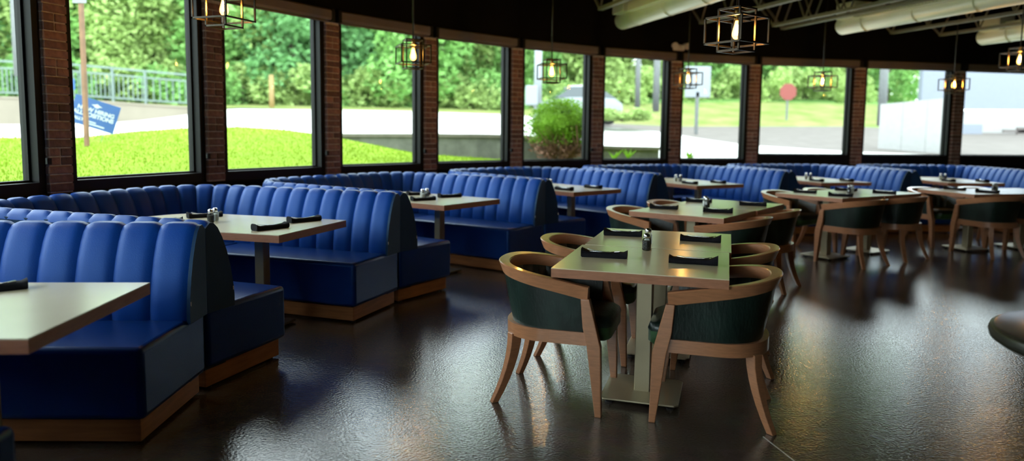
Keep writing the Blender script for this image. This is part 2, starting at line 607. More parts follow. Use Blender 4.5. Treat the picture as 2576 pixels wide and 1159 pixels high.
# roller shades, one per bay, with bead chain loop
for i in range(-1, 10):
    p, q = piers[i], piers[i + 1]
    M, L, rz, mid = bay_frame(p, q)
    s = empty('roller_shade', mid, rz)
    nth = ordn[i + 1]
    tag(s, 'rolled-up dark roller shade above the %s window from the left' % nth, 'roller shade', 'roller shades over the windows')
    h = L / 2 - PW / 2 + 0.035
    m = MB()
    prof = [(-0.170, 2.665), (-0.180, 2.69), (-0.180, 2.77), (-0.165, 2.785), (-0.118, 2.785), (-0.118, 2.665)]
    m.loft([[(x, y, z) for y, z in prof] for x in (-h + 0.02, h - 0.02)])
    m.build('cassette', 'shade_box', s)
    m = MB()
    m.tube([(-h + 0.04, -0.13, 2.655), (h - 0.04, -0.13, 2.655)], 0.014, 8)
    m.build('hem_bar', 'shade_box', s, smooth=True)
    for sx in (-1, 1):
        m = MB()
        m.box(sx * h - 0.02, sx * h + 0.02, -0.185, -0.118, 2.655, 2.79)
        m.build('end_bracket', 'frame_black', s)
    if i <= 5:
        m = MB()
        cx = h - 0.075
        for dx in (-0.014, 0.014):
            z = 1.19
            while z < 2.66:
                m.add([(cx + dx + a * 0.0033, -0.135 + b * 0.0033, z + c * 0.0035) for a, b, c in
                       ((1, 0, 0), (0, 1, 0), (-1, 0, 0), (0, -1, 0), (0, 0, 1), (0, 0, -1))],
                      [(0, 1, 4), (1, 2, 4), (2, 3, 4), (3, 0, 4), (1, 0, 5), (2, 1, 5), (3, 2, 5), (0, 3, 5)])
                z += 0.0095
        tag(m.build('bead_chain', 'chain', s, fix=False), kind='stuff')
        m = MB()
        m.cbox(cx - 0.02, cx + 0.02, -0.15, -0.125, 1.15, 1.20, 0.004)
        m.build('chain_holder', 'frame_black', s)

# ------------------------------------------------------------------ joists, ducts
def joist(loc, length, depth, label, grp='steel bar joists under the roof deck'):
    j = empty('bar_joist', (loc[0], loc[1], 0), math.atan2(-DD.y, -DD.x))
    tag(j, label, 'joist', grp)
    zb, zt = loc[2], ZC - 0.03
    for dy in (-0.022, 0.022):
        m = MB()
        m.bar((0, dy, zb), (length, dy, zb), 0.034, 0.045)
        m.build('bottom_chord', 'joist', j)
    m = MB()
    m.bar((-0.8, 0, zt), (length, 0, zt), 0.07, 0.05)
    m.build('top_chord', 'joist', j)
    m = MB()
    m.bar((0, 0, zb), (-0.75, 0, zt), 0.03)
    m.build('end_web', 'joist', j)
    x, k = 0.0, 0
    while x < min(length, 9) - 0.4:
        m = MB()
        m.bar((x, 0, zb if k % 2 == 0 else zt), (x + 0.36, 0, zt if k % 2 == 0 else zb), 0.02)
        m.build('web_rod', 'joist', j)
        x += 0.36
        k += 1
for k, (x, y, nm) in enumerate(((1.23, 10.35, 'left of the first air duct'), (2.97, 11.5, 'passing behind the big lantern'), (4.2, 11.7, 'right of the big lantern'),
                                (4.45, 12.0, 'just left of the second air duct'), (6.45, 12.35, 'under the second air duct'), (7.4, 12.55, 'between the second and third air ducts'))):
    joist((x, y, 3.2), 13, 0.7, 'grey steel bar joist %s' % nm)
def duct(end, label):
    j = empty('air_duct', (end[0], end[1], 0), math.atan2(-DD.y, -DD.x))
    tag(j, label, 'duct', 'round air ducts hung below the deck')
    r, zc, Ln = 0.13, end[2] + 0.13, 10.0
    m = MB()
    m.tube([(0, 0, zc), (0.03, 0, zc), (0.06, 0, zc), (Ln, 0, zc)], [0.07, 0.11, r, r], 24)
    m.build('duct_tube', 'duct', j, angle=50)
    x = 0.55
    while x < Ln:
        m = MB()
        m.tube([(x, 0, zc), (x + 0.012, 0, zc)], r + 0.006, 24)
        m.build('seam_band', 'duct', j, angle=40)
        x += 0.9
    sd = -1.0
    m = MB()
    m.cbox(0.16, 0.52, sd * 0.20 - 0.02, 0.12, zc + 0.06, zc + 0.30, 0.008)
    bx_ = m.build('register_box', 'duct', j)
    m = MB()
    m.box(0.152, 0.165, -0.12, -0.04, zc + 0.10, zc + 0.26)
    m.build('slot', 'duct_dark', bx_)
    m = MB()
    m.box(0.152, 0.158, -0.20, -0.06, zc + 0.08, zc + 0.28)
    m = MB()
    m.cbox(0.62, 6.0, -0.215, -0.05, zc + 0.03, zc + 0.17, 0.008)
    g = m.build('long_grille', 'duct', j)
    x = 0.66
    m0 = MB()
    m0.box(-0.004, 0.004, -0.226, -0.214, zc + 0.045, zc + 0.155)
    fin = m0.mesh('fin', 'duct')
    while x < 5.9:
        o = new_obj('fin', fin, g)
        o.location = (x, 0, 0)
        x += 0.055 if x < 2.5 else 0.11
    for x in (1.5, 4.0, 6.5):
        m = MB()
        m.bar((x, 0, zc + r), (x, 0, ZC), 0.012)
        m.build('hanger', 'joist', j)
for e, nm in (((1.62, 11.0, 3.0), 'nearest the middle of the ceiling'), ((5.08, 11.3, 3.0), 'at upper right, above the stop sign window'), ((7.95, 12.35, 3.0), 'at the far upper right corner')):
    duct(e, 'off-white round air duct with side grille %s' % nm)
# emergency light on the header above a pier
g_ = piers[6]
gi = (Vector((CX, CY, 0)) - g_).normalized()
el = empty('emergency_light', (g_.x + gi.x * 0.14, g_.y + gi.y * 0.14, 2.87), math.atan2(gi.y, gi.x) - pi / 2)
tag(el, 'small pale twin-head emergency light on the black wall above a pier', 'emergency light')
m = MB()
m.cbox(-0.10, 0.10, -0.05, 0.03, -0.05, 0.05, 0.012)
m.build('housing', 'off_white', el)
for sx in (-1, 1):
    m = MB()
    m.tube([(sx * 0.10, 0.0, 0.03), (sx * 0.12, 0.07, 0.02)], [0.045, 0.055], 14)
    m.build('lamp_head', 'off_white', el, angle=40)

# ------------------------------------------------------------------ lantern pendants
def make_pendant():
    p = empty('lantern_pendant')
    def cage(w, h, z0, nm, t=0.012):
        for sx in (-1, 1):
            for sy in (-1, 1):
                mm = MB()
                mm.bar((sx * w / 2, sy * w / 2, z0), (sx * w / 2, sy * w / 2, z0 + h), t)
                mm.build(nm + '_post', 'cage', p)
        for z in (z0, z0 + h):
            for s in (-1, 1):
                mm = MB()
                mm.bar((-w / 2 - t / 2, s * w / 2, z), (w / 2 + t / 2, s * w / 2, z), t)
                mm.build(nm + '_bar', 'cage', p)
                mm = MB()
                mm.bar((s * w / 2, -w / 2 - t / 2, z), (s * w / 2, w / 2 + t / 2, z), t)
                mm.build(nm + '_bar', 'cage', p)
    cage(0.30, 0.175, -0.095, 'outer')
    cage(0.175, 0.285, -0.145, 'inner')
    mm = MB()
    mm.bar((-0.15, 0, 0.08), (0.15, 0, 0.08), 0.01)
    mm.bar((0, -0.15, 0.08), (0, 0.15, 0.08), 0.01)
    mm.bar((-0.0875, 0, 0.14), (0.0875, 0, 0.14), 0.01)
    mm.build('cross_bar', 'cage', p)
    mm = MB()
    mm.lathe([(0.004, 0.16), (0.012, 0.155), (0.018, 0.13), (0.018, 0.07), (0.012, 0.062)], 14)
    mm.build('socket', 'brass', p, angle=40)
    mm = MB()
    mm.tube([(0, 0, 0.15), (0, 0, 1.62)], 0.008, 8)
    mm.build('rod', 'cage', p, smooth=True)
    prof = [(0.010, 0.066), (0.013, 0.055), (0.017, 0.035), (0.025, 0.005), (0.031, -0.02), (0.030, -0.04), (0.022, -0.056), (0.010, -0.064), (0.001, -0.066)]
    mm = MB()
    mm.lathe(prof, 18)
    bl = mm.build('bulb', 'bulb_glass', p, smooth=True)
    mm = MB()
    for k in range(6):
        a = 2 * pi * k / 6
        mm.bar((0.006 * cos(a), 0.006 * sin(a), 0.035), (0.011 * cos(a), 0.011 * sin(a), -0.035), 0.0035)
    mm.build('filament', 'filament', bl)
    return p
pend = make_pendant()
pend_spots = [((-2.12, 5.3, 2.32), -0.35, 'over the second booth table at the top edge'), ((-1.03, 7.4, 2.22), 0.35, 'beside the fourth brick pier'),
              ((0.48, 9.0, 2.2), 0.2, 'hanging before the window with the round bush'), ((2.6, 10.7, 2.26), 0.3, 'hanging before the white street sign'),
              ((4.82, 11.2, 2.28), 0.5, 'hanging right of the red stop sign'), ((7.05, 11.5, 2.28), 0.2, 'hanging before the rightmost brick pier'),
              ((1.54, 5.0, 2.15), 0.62, 'hanging largest and nearest, below the ceiling joists'), ((6.39, 9.1, 2.42), 0.3, 'cut by the right edge of the picture')]
for k, (loc, rz, nm) in enumerate(pend_spots):
    o = pend if k == 0 else dup(pend, loc, rz)
    o.location = loc
    o.rotation_euler = (0, 0, rz)
    tag(o, 'dark open-cage lantern with glowing filament bulb %s' % nm, 'pendant lamp', 'cage lantern pendants')

# ------------------------------------------------------------------ booths
SEAMS = [182.2, 167.75, 153.5, 138.45, 125.3, 109.8, 96.2, 82.2]
RS = 8.7214
ZB, ZSEAT, ZPL = 0.925, 0.457, 0.125
SD, TB = 0.68, 0.20
PROF = [(0.205, 0.43), (0.205, 0.50), (0.195, 0.58), (0.178, 0.67), (0.152, 0.76), (0.118, 0.84), (0.088, 0.893), (0.058, 0.921), (0.030, 0.925), (0.006, 0.905), (0.0, 0.875)]
def u_path(L, W, rc):
    """outer outline of a U bench, from the +y aisle end round the wall side to the -y aisle end"""
    segs = [('l', (0, W), (1, 0), L - rc), ('a', (L - rc, W - rc), pi / 2, 0.0), ('l', (L, W - rc), (0, -1), 2 * (W - rc)),
            ('a', (L - rc, -(W - rc)), 0.0, -pi / 2), ('l', (L - rc, -W), (-1, 0), L - rc)]
    lens = [s[3] if s[0] == 'l' else rc * pi / 2 for s in segs]
    tot = sum(lens)
    def P(t):
        t = max(0.0, min(tot, t))
        for s, ln in zip(segs, lens):
            if t <= ln + 1e-9:
                if s[0] == 'l':
                    x, y = s[1][0] + s[2][0] * t, s[1][1] + s[2][1] * t
                    return x, y, s[2][1], -s[2][0]
                a = s[2] + (s[3] - s[2]) * t / ln
                return s[1][0] + rc * cos(a), s[1][1] + rc * sin(a), -cos(a), -sin(a)
            t -= ln
        return P(tot)
    return P, tot
def make_booth(k, label):
    a0, a1 = R_(SEAMS[k]), R_(SEAMS[k + 1])
    am, half = (a0 + a1) / 2, (a0 - a1) / 2
    W = RS * sin(half) - 0.004
    x0 = RS * cos(half)
    o = polar(x0, am)
    if k == 0:                      # the nearest booth stands slightly turned
        am = R_(181)
        W = 1.085
        s1 = polar(RS, a1)
        o = s1 + Vector((-sin(am), cos(am), 0)) * (W + 0.004)
    bth = empty('booth', o, am)
    tag(bth, label, 'booth', 'blue channel-back booths along the windows')
    L = 10.79 - x0
    if k == 6:
        L += 0.1
    P, tot = u_path(L, W, 0.56)
    # backrest channels
    n = round(tot / (0.19 if k == 0 else 0.163))
    NX = 8
    for c in range(n):
        s0, s1 = tot * c / n, tot * (c + 1) / n
        rings = []
        for i in range(NX + 1):
            t = i / NX
            x, y, nx, ny = P(s0 + (s1 - s0) * t)
            puff = 0.018 * (1 - abs(2 * t - 1) ** 4.5) - 0.001
            r = []
            for j, (nn, z) in enumerate(PROF):
                j0, j1 = max(j - 1, 0), min(j + 1, len(PROF) - 1)
                tx, tz = PROF[j1][0] - PROF[j0][0], PROF[j1][1] - PROF[j0][1]
                ll = math.hypot(tx, tz)
                pn, pz = tz / ll, -tx / ll
                w_ = puff * (1.0 if 0 < j < len(PROF) - 2 else 0.25)
                q = nn + pn * w_
                r.append((x + nx * q, y + ny * q, z + pz * w_))
            rings.append(r)
        mb = MB()
        mb.loft(rings, closed=False)
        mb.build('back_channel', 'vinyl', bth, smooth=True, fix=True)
    # back shell behind the channels
    m = MB()
    N = 44
    rings = []
    for i in range(N + 1):
        x, y, nx, ny = P(0.02 + (tot - 0.04) * i / N)
        rings.append([(x + nx * q, y + ny * q, z) for q, z in ((0.0, 0.12), (0.0, 0.89), (0.03, 0.905), (0.05, 0.88), (0.09, 0.80), (0.16, 0.55), (0.16, 0.12))])
    m.loft(rings)
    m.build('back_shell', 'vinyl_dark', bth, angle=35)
    for s, sg in ((0, 1), (tot, -1)):
        x, y, nx, ny = P(s)
        m = MB()
        pr = [(0, 0.44)] + PROF[:0] + [(q, z) for q, z in PROF if z > 0.44] + [(0.0, 0.80)]
        pr = [(0.0, 0.44), (0.208, 0.44)] + [(q + 0.004, z + 0.002) for q, z in PROF[1:9]] + [(0.0, 0.90)]
        m.loft([[(xx, y + ny * q, z) for q, z in pr] for xx in (-0.012, 0.006)])
        ep = m.build('end_panel', 'vinyl_dark', bth, angle=50)
        m = MB()
        m.box(-0.0145, -0.0115, *sorted((y + ny * 0.196, y + ny * 0.202)), 0.53, 0.552)
        m.build('maker_tag', 'tag', ep)
    # seats and plinths
    def seat(x0_, x1_, y0, y1, dark_end):
        m = MB()
        m.box(x0_, x1_, y0, y1, ZPL, ZSEAT)
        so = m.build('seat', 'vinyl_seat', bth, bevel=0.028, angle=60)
        return so
    seat(0.0, L - SD - 0.004, W - SD, W - 0.004, True)
    seat(0.0, L - SD - 0.004, -W + 0.004, -W + SD, True)
    m = MB()
    pts = [(L - SD, W - 0.004), (L - 0.5, W - 0.004)]
    for i in range(7):
        a = pi / 2 - (pi / 2) * i / 6
        pts.append((L - 0.56 + 0.55 * cos(a), W - 0.56 + 0.55 * sin(a)))
    for i in range(7):
        a = -(pi / 2) * i / 6
        pts.append((L - 0.56 + 0.55 * cos(a), -W + 0.56 + 0.55 * sin(a)))
    pts += [(L - 0.5, -W + 0.004), (L - SD, -W + 0.004)]
    m.prism(pts, ZPL, ZSEAT)
    m.build('seat', 'vinyl_seat', bth, bevel=0.028, angle=60)
    for y0, y1 in ((W - SD + 0.035, W - 0.02), (-W + 0.02, -W + SD - 0.035)):
        m = MB()
        m.box(0.035, L - 0.5, y0, y1, 0.016, ZPL - 0.004)
        m.build('plinth', 'plinth', bth, bevel=0.003)
        for x in (0.07, 1.2):
            for y in (y0 + 0.05, y1 - 0.05):
                m = MB()
                m.lathe([(0.022, 0.0), (0.022, 0.02)], 10, (x, y))
                m.build('foot', 'rubber', bth)
    m = MB()
    m.box(L - SD + 0.035, L - 0.12, -W + SD - 0.03, W - SD + 0.03, 0.016, ZPL - 0.004)
    m.build('plinth', 'plinth', bth, bevel=0.003)
    return bth, o, am, W, L
booth_names = ['nearest at lower left, cut by the left edge', 'second from the left, under the window with the lawn sign', 'third from the left, in front of the third brick pier',
               'fourth from the left, below the bush window', 'fifth from the left, behind the second square table pair', 'sixth from the left, seen behind the third square table pair',
               'farthest at the right edge']
booths = []
for k in range(7):
    booths.append(make_booth(k, 'royal blue channel-tufted U-shaped booth, %s' % booth_names[k]))

# ------------------------------------------------------------------ tables
def booth_table(k, label, dx=0.15, dy=-0.05, dr=0.0):
    b, o, am, W, L = booths[k]
    t = empty('booth_table', Matrix.Translation(o) @ Matrix.Rotation(am, 4, 'Z') @ Vector((dx, dy, 0)), am + R_(dr))
    tag(t, label, 'table', 'long tables inside the blue booths')
    x0, x1, hw = 0.0, 1.52, 0.43
    poly = [(x0, -hw)]
    for i in range(13):
        a = -pi / 2 + pi * i / 12
        poly.append((x1 - 0.30 + 0.30 * cos(a), hw * sin(a)))
    poly += [(x0, hw)]
    m = MB()
    m.prism(poly, 0.745, 0.75)
    m.build('table_top', 'laminate', t)
    m = MB()
    m.prism([(x * 1.0, y) for x, y in poly], 0.698, 0.745)
    m.build('edge_band', 'wood_edge', t)
    for x in (0.44, 1.04):
        m = MB()
        m.cbox(x - 0.038, x + 0.038, -0.038, 0.038, 0.02, 0.69, 0.004)
        m.build('post', 'bronze', t)
        m = MB()
        m.box(x - 0.16, x + 0.16, -0.16, 0.16, 0.685, 0.698)
        m.build('top_plate', 'bronze_dark', t)
    m = MB()
    m.cbox(0.28, 1.20, -0.17, 0.17, 0.012, 0.026, 0.003)
    m.build('base_plate', 'bronze_dark', t)
    for x in (0.33, 1.15):
        for y in (-0.13, 0.13):
            m = MB()
            m.lathe([(0.014, 0.0), (0.014, 0.013)], 8, (x, y))
            m.build('glide', 'rubber', t)
    return t
btabs = []
for k in range(7):
    btabs.append(booth_table(k, 'long brown-edged table with rounded window end in the %s booth' % ['nearest', 'second', 'third', 'fourth', 'fifth', 'sixth', 'farthest'][k],
                             *[(-0.05, 0.0, 2), (0.158, -0.15, 3), (0.17, -0.09, -2), (0.15, -0.05, 0), (0.15, -0.05, 0), (0.15, -0.05, 0), (0.15, 0, 0)][k]))

TW, TD = 0.86, 0.80
def make_square_table():
    t = empty('square_table')
    m = MB()
    m.box(-TW / 2, TW / 2, -TD / 2, TD / 2, 0.746, 0.75)
    m.build('table_top', 'laminate', t)
    m = MB()
    m.box(-TW / 2, TW / 2, -TD / 2, TD / 2, 0.702, 0.746)
    m.build('edge_band', 'wood_edge', t)
    m = MB()
    m.cbox(-0.042, 0.042, -0.042, 0.042, 0.03, 0.69, 0.004)
    m.build('post', 'bronze', t)
    m = MB()
    m.box(-0.2, 0.2, -0.2, 0.2, 0.688, 0.702)
    m.build('top_plate', 'bronze_dark', t)
    m = MB()
    s, c = 0.205, 0.02
    m.prism([(-s + c, -s), (s - c, -s), (s, -s + c), (s, s - c), (s - c, s), (-s + c, s), (-s, s - c), (-s, -s + c)], 0.024, 0.034)
    m.build('base_plate', 'bronze', t, bevel=0.003)
    for x in (-0.16, 0.16):
        for y in (-0.16, 0.16):
            m = MB()
            m.lathe([(0.02, 0.0), (0.02, 0.008), (0.008, 0.01), (0.008, 0.026)], 10, (x, y))
            m.build('glide', 'rubber', t)
    return t

def make_chair():
    c = empty('barrel_chair')
    def upath(xf, xc, xb, b, n=28, na=4):
        """horseshoe in plan from the left front (+y) round the back to the right front"""
        pts = []
        for i in range(na):
            pts.append((xf + (xc - xf) * i / na, b))
        for i in range(n + 1):
            a = pi / 2 + pi * i / n
            e = 0.86
            ca, sa = cos(a), sin(a)
            pts.append((xc + (xc - xb) * math.copysign(abs(ca) ** e, ca), b * math.copysign(abs(sa) ** e, sa)))
        for i in range(na - 1, -1, -1):
            pts.append((xf + (xc - xf) * i / na, -b))
        return pts
    def sections(paths_z):
        """paths_z: list of (path, zfunc) around the section"""
        n = len(paths_z[0][0])
        return [[(p[i][0], p[i][1], zf(p[i][0])) for p, zf in paths_z] for i in range(n)]
    XB, XF = -0.315, 0.225
    ztop = lambda x: 0.750 - 0.085 * max(0, min(1, (x - XB) / (XF - XB))) ** 1.1
    zbot = lambda x: ztop(x) - (0.058 + 0.012 * max(0, min(1, (x - XB) / (XF - XB))))
    Ao, Ai = upath(XF, 0.0, XB, 0.302), upath(XF, 0.0, XB + 0.062, 0.254)
    Bo = upath(XF - 0.005, 0.0, XB + 0.022, 0.288)
    m = MB()
    ch = 0.005
    m.loft(sections([(upath(XF, 0.0, XB, 0.302), lambda x: ztop(x) - ch), (upath(XF, 0.0, XB + ch, 0.302 - ch), ztop),
                     (upath(XF, 0.0, XB + 0.060 - ch, 0.256 + ch), ztop), (upath(XF, 0.0, XB + 0.060, 0.256), lambda x: ztop(x) - ch),
                     (upath(XF, 0.0, XB + 0.066, 0.250), zbot), (Bo, zbot)]))
    m.build('top_rail', 'wood', c, angle=35)
    # upholstered shell
    bo, bi = upath(0.205, 0.0, -0.232, 0.262), upath(0.205, 0.0, -0.182, 0.215)
    to, ti = upath(0.205, 0.0, -0.286, 0.284), upath(0.205, 0.0, -0.258, 0.256)
    m = MB()
    zb_ = lambda x: 0.425
    m.loft(sections([(bo, zb_), (upath(0.205, 0, -0.262, 0.276), lambda x: 0.56), (to, lambda x: zbot(x) + 0.004), (ti, lambda x: zbot(x) + 0.004), (bi, zb_)]))
    m.build('upholstered_shell', 'leather', c, angle=60)
    # inside back pleats
    n = len(ti)
    for i in range(5, n - 6, 3):
        m = MB()
        rr = []
        for j in (0, 1, 2, 3):
            k = i + j
            bulge = 0.014 * (1 if j in (1, 2) else 0)
            r = []
            for t in (0.02, 0.3, 0.6, 0.9, 1.0):
                x = bi[k][0] + (ti[k][0] - bi[k][0]) * t
                y = bi[k][1] + (ti[k][1] - bi[k][1]) * t
                ll = math.hypot(x, y) or 1
                b2 = bulge * (1 if 0 < t < 1 else 0.3)
                r.append((x - x / ll * b2, y - y / ll * b2, 0.425 + (zbot(x) - 0.425 + 0.004) * t))
            rr.append(r)
        m.loft(rr, closed=False)
        m.build('inner_pleat', 'leather', c, smooth=True, fix=False)
    # apron
    ao, ai = upath(0.215, 0.0, -0.262, 0.276), upath(0.215, 0.0, -0.20, 0.22)
    m = MB()
    m.loft(sections([(ao, lambda x: 0.362), (ao, lambda x: 0.428), (ai, lambda x: 0.428), (ai, lambda x: 0.362)]))
    m.build('apron', 'wood', c, angle=40)
    m = MB()
    m.box(0.17, 0.21, -0.23, 0.23, 0.362, 0.41)
    m.build('front_rail', 'wood', c)
    # cushion
    cu = upath(0.215, 0.0, -0.17, 0.212)
    fx = [(0.255, -0.212), (0.305, -0.200), (0.325, -0.16), (0.325, 0.16), (0.305, 0.200), (0.255, 0.212)]
    m = MB()
    poly = cu + fx
    sh = lambda d: [(x * (1 - d), y * (1 - d)) for x, y in poly]
    m.loft([[(x, y, z) for x, y in sh(d)] for d, z in ((0.04, 0.372), (0.0, 0.385), (0.0, 0.442))])
    m.build('cushion_boxing', 'leather_green', c, angle=50)
    m = MB()
    m.loft([[(x, y, z) for x, y in sh(d)] for d, z in ((-0.006, 0.442), (-0.008, 0.452), (0.015, 0.474), (0.10, 0.490), (0.5, 0.498), (0.98, 0.500))])
    m.build('seat_cushion', 'leather', c, angle=60)
    # front legs (posts)
    for sy in (-1, 1):
        prof = [(0.268, 0.30, 0.0), (0.222, 0.292, 0.36), (0.200, 0.268, 0.46), (0.188, 0.232, zbot(0.2) + 0.006)]
        rings = []
        for xa, xb2, z in prof:
            y0, y1 = 0.238, 0.283
            yo = 0.02 * (z / 0.6)
            rings.append([(xa, sy * (y0 + yo), z), (xb2, sy * (y0 + yo), z), (xb2, sy * (y1 + yo), z), (xa, sy * (y1 + yo), z)])
        m = MB()
        m.loft(rings)
        m.build('front_leg', 'wood', c, bevel=0.004)
    # rear legs, curved outwards
    for sy in (-1, 1):
        rings = []
        for i in range(7):
            t = i / 6
            z = 0.372 * (1 - t)
            fl = t ** 1.8
            x = -0.185 - 0.095 * fl
            y = sy * (0.185 + 0.055 * fl)
            w = 0.062 - 0.024 * t
            d = 0.052 - 0.018 * t
            a = math.atan2(y, x)
            ux, uy = cos(a), sin(a)
            rings.append([(x + ux * w / 2 * p - uy * d / 2 * q, y + uy * w / 2 * p + ux * d / 2 * q, z) for p, q in ((-1, -1), (1, -1), (1, 1), (-1, 1))])
        m = MB()
        m.loft(rings)
        m.build('rear_leg', 'wood', c, bevel=0.004)
    return c

tab0, chair0 = make_square_table(), make_chair()
used = {'t': False, 'c': False}
def put(proto, key, loc, rz, label, cat, group):
    o = proto if not used[key] else dup(proto)
    used[key] = True
    o.location = loc
    o.rotation_euler = (0, 0, rz)
    return tag(o, label, cat, group)

def make_roll():
    r = empty('napkin_roll')
    rings = []
    N = 12
    for i in range(N + 1):
        t = i / N
        x = -0.125 + 0.25 * t
        fl = 1 + 0.16 * (abs(2 * t - 1) ** 3)
        hh = 0.0150 * (1 + 0.55 * (abs(2 * t - 1) ** 5) * (1.25 if t < 0.5 else 0.8)) + 0.0012 * sin(i * 2.1)
        hw = 0.033 * fl + 0.0015 * sin(i * 1.7)
        ring = []
        for k in range(14):
            a = 2 * pi * k / 14
            ca, sa = cos(a), sin(a)
            yy = hw * math.copysign(abs(ca) ** 0.6, ca)
            zz = hh * math.copysign(abs(sa) ** 0.7, sa)
            if sa > 0.3:
                zz -= 0.006 * max(0, 1 - abs(yy - 0.005) / 0.015) * (1 - abs(2 * t - 1) ** 4)
            ring.append((x, yy + 0.003 * sin(i * 0.9), max(0.0, zz + hh * 0.92)))
        rings.append(ring)
    m = MB()
    m.loft(rings)
    m.build('napkin', 'napkin', r, angle=70)
    m = MB()
    rings = []
    for i in range(7):
        t = i / 6
        x = -0.10 + 0.2 * t
        y = -0.016 + 0.03 * t + 0.004 * sin(t * 3)
        rings.append([(x, y - 0.007, 0.033), (x - 0.002, y - 0.020, 0.012), (x, y - 0.0245, 0.006), (x + 0.002, y - 0.012, 0.030)])
    m = MB()
    m.loft([[(x, -0.036 - 0.002 * sin(x * 30), 0.0), (x, -0.040, 0.006), (x, -0.036, 0.02), (x, -0.030, 0.012)] for x in [-0.12 + 0.24 * i / 8 for i in range(9)]])
    m.build('napkin_fold', 'napkin', r, angle=70)
    # knife handle and fork lying in the fold
    m = MB()
    pts = [(-0.095, 0.010, 0.0395), (-0.05, 0.005, 0.0310), (0.0, 0.0, 0.0285), (0.035, -0.003, 0.0285), (0.055, -0.006, 0.0315)]
    m.loft([[(x, y - w, z), (x, y - w, z + 0.0022), (x, y + w, z + 0.0022), (x, y + w, z)] for (x, y, z), w in zip(pts, (0.007, 0.006, 0.005, 0.005, 0.008))])
    fk = m.build('fork', 'steel', r, smooth=True)
    for k in range(4):
        m = MB()
        y = -0.006 - 0.006 + 0.004 * k
        m.bar((0.054, y, 0.0325), (0.085, y - 0.003, 0.0365), 0.0024, 0.002)
        m.build('tine', 'steel', fk)
    m = MB()
    pts = [(-0.08, -0.014, 0.0300), (-0.02, -0.015, 0.0285), (0.04, -0.0165, 0.0285)]
    m.loft([[(x, y - 0.004, z), (x, y - 0.004, z + 0.003), (x, y + 0.004, z + 0.003), (x, y + 0.004, z)] for x, y, z in pts])
    m.build('knife', 'steel', r, smooth=True)
    return r
roll0 = make_roll()
used['r'] = False
def roll(loc, rz, label):
    return put(roll0, 'r', loc, rz, label, 'napkin roll', 'black napkin and cutlery rolls')

def make_shaker(fill):
    s = empty('pepper_shaker' if fill == 'pepper' else 'salt_shaker')
    def sq(w, z, c=0.35):
        return [(w * x, w * y, z) for x, y in ((-1, -c), (-c, -1), (c, -1), (1, -c), (1, c), (c, 1), (-c, 1), (-1, c))]
    m = MB()
    m.loft([sq(0.020, 0.0), sq(0.0235, 0.004), sq(0.0235, 0.055), sq(0.0205, 0.066), sq(0.0165, 0.072), sq(0.0165, 0.078)])
    m.build('glass_jar', 'jar_glass', s, angle=30)
    m = MB()
    m.loft([sq(0.0185, 0.005), sq(0.0205, 0.008), sq(0.0205, 0.052), sq(0.018, 0.056)])
    m.build('contents', fill, s, angle=30)
    m = MB()
    m.lathe([(0.0185, 0.074), (0.0195, 0.077), (0.0195, 0.089), (0.0165, 0.096), (0.008, 0.100), (0.0005, 0.101)], 18)
    m.build('metal_lid', 'chrome', s, angle=40)
    return s
sh = {'pepper': make_shaker('pepper'), 'salt': make_shaker('salt')}
used.update(pepper=False, salt=False)
def shakers(p, s, where, rz=0.3):
    put(sh['pepper'], 'pepper', p, rz, 'glass pepper shaker with metal lid %s' % where, 'pepper shaker', 'pepper shakers')
    put(sh['salt'], 'salt', s, rz + 0.2, 'glass salt shaker with metal lid %s' % where, 'salt shaker', 'salt shakers')

def pair(origin, a, name, offs, skip=()):
    """two square tables pushed together; origin = front left corner, a = angle of the front edge"""
    e1, e2 = Vector((cos(a), sin(a), 0)), Vector((-sin(a), cos(a), 0))
    out = []
    for r_ in (0, 1):
        o = Vector((origin[0], origin[1], 0)) + e1 * (TW / 2 + 0.012 * r_) + e2 * (TD / 2 + (TD + 0.018) * r_)
        put(tab0, 't', o, a, 'square laminate table with bronze post, %s table of %s' % (('near', 'far')[r_], name), 'table', 'square tables pushed together in pairs')
        out.append(o)
        for side in (0, 1):
            if (r_, side) in skip:
                continue
            dx, dy, dr = offs.get((r_, side), (0.46 if side == 0 else 0.40, -0.10, 0.0))
            sg = -1 if side == 0 else 1
            p = o + e1 * (sg * dx) + e2 * dy
            put(chair0, 'c', p, a + (0 if side == 0 else pi) + dr, 'wooden barrel chair in dark green leather, %s side, %s seat of %s' % (
                ('left', 'right')[side], ('near', 'far')[r_], name), 'chair', 'green leather barrel chairs')
    return out, e1, e2

A1 = -0.294
c1, e1, e2 = pair((0.201, 3.536), A1, 'the nearest table pair', {(0, 0): (0.461, -0.116, 0), (0, 1): (0.373, -0.09, 0), (1, 0): (0.46, -0.10, 0), (1, 1): (0.40, -0.07, 0)})
A2 = R_(-36.8)
c2, f1, f2 = pair((1.04, 6.27), A2, 'the second table pair', {})
A3 = R_(-57)
c3, g1, g2 = pair((3.15, 8.47), A3, 'the third table pair', {})
A4 = R_(-76)
c4, h1, h2 = pair((5.35, 9.35), A4, 'the farthest table pair', {})

def on_px(x, y, z=0.75):
    p = at_z(x, y, z)
    p.z = z
    return p
# rolls on the first pair
tn = 'nearest square table pair'
for (x, y, dr, nm) in ((1520, 646, 0.06, 'near left corner'), (1744, 663, -0.0, 'near right corner'), (1567, 592, 0.02, 'far left corner'), (1762, 607, -0.03, 'far right corner')):
    roll(on_px(x, y), A1 + dr + (pi if 'right' in nm else 0), 'black napkin roll with cutlery at the %s of the %s' % (nm, tn))
shakers(on_px(1626, 629), on_px(1630, 614), 'in the middle of the nearest square table pair', 0.2)
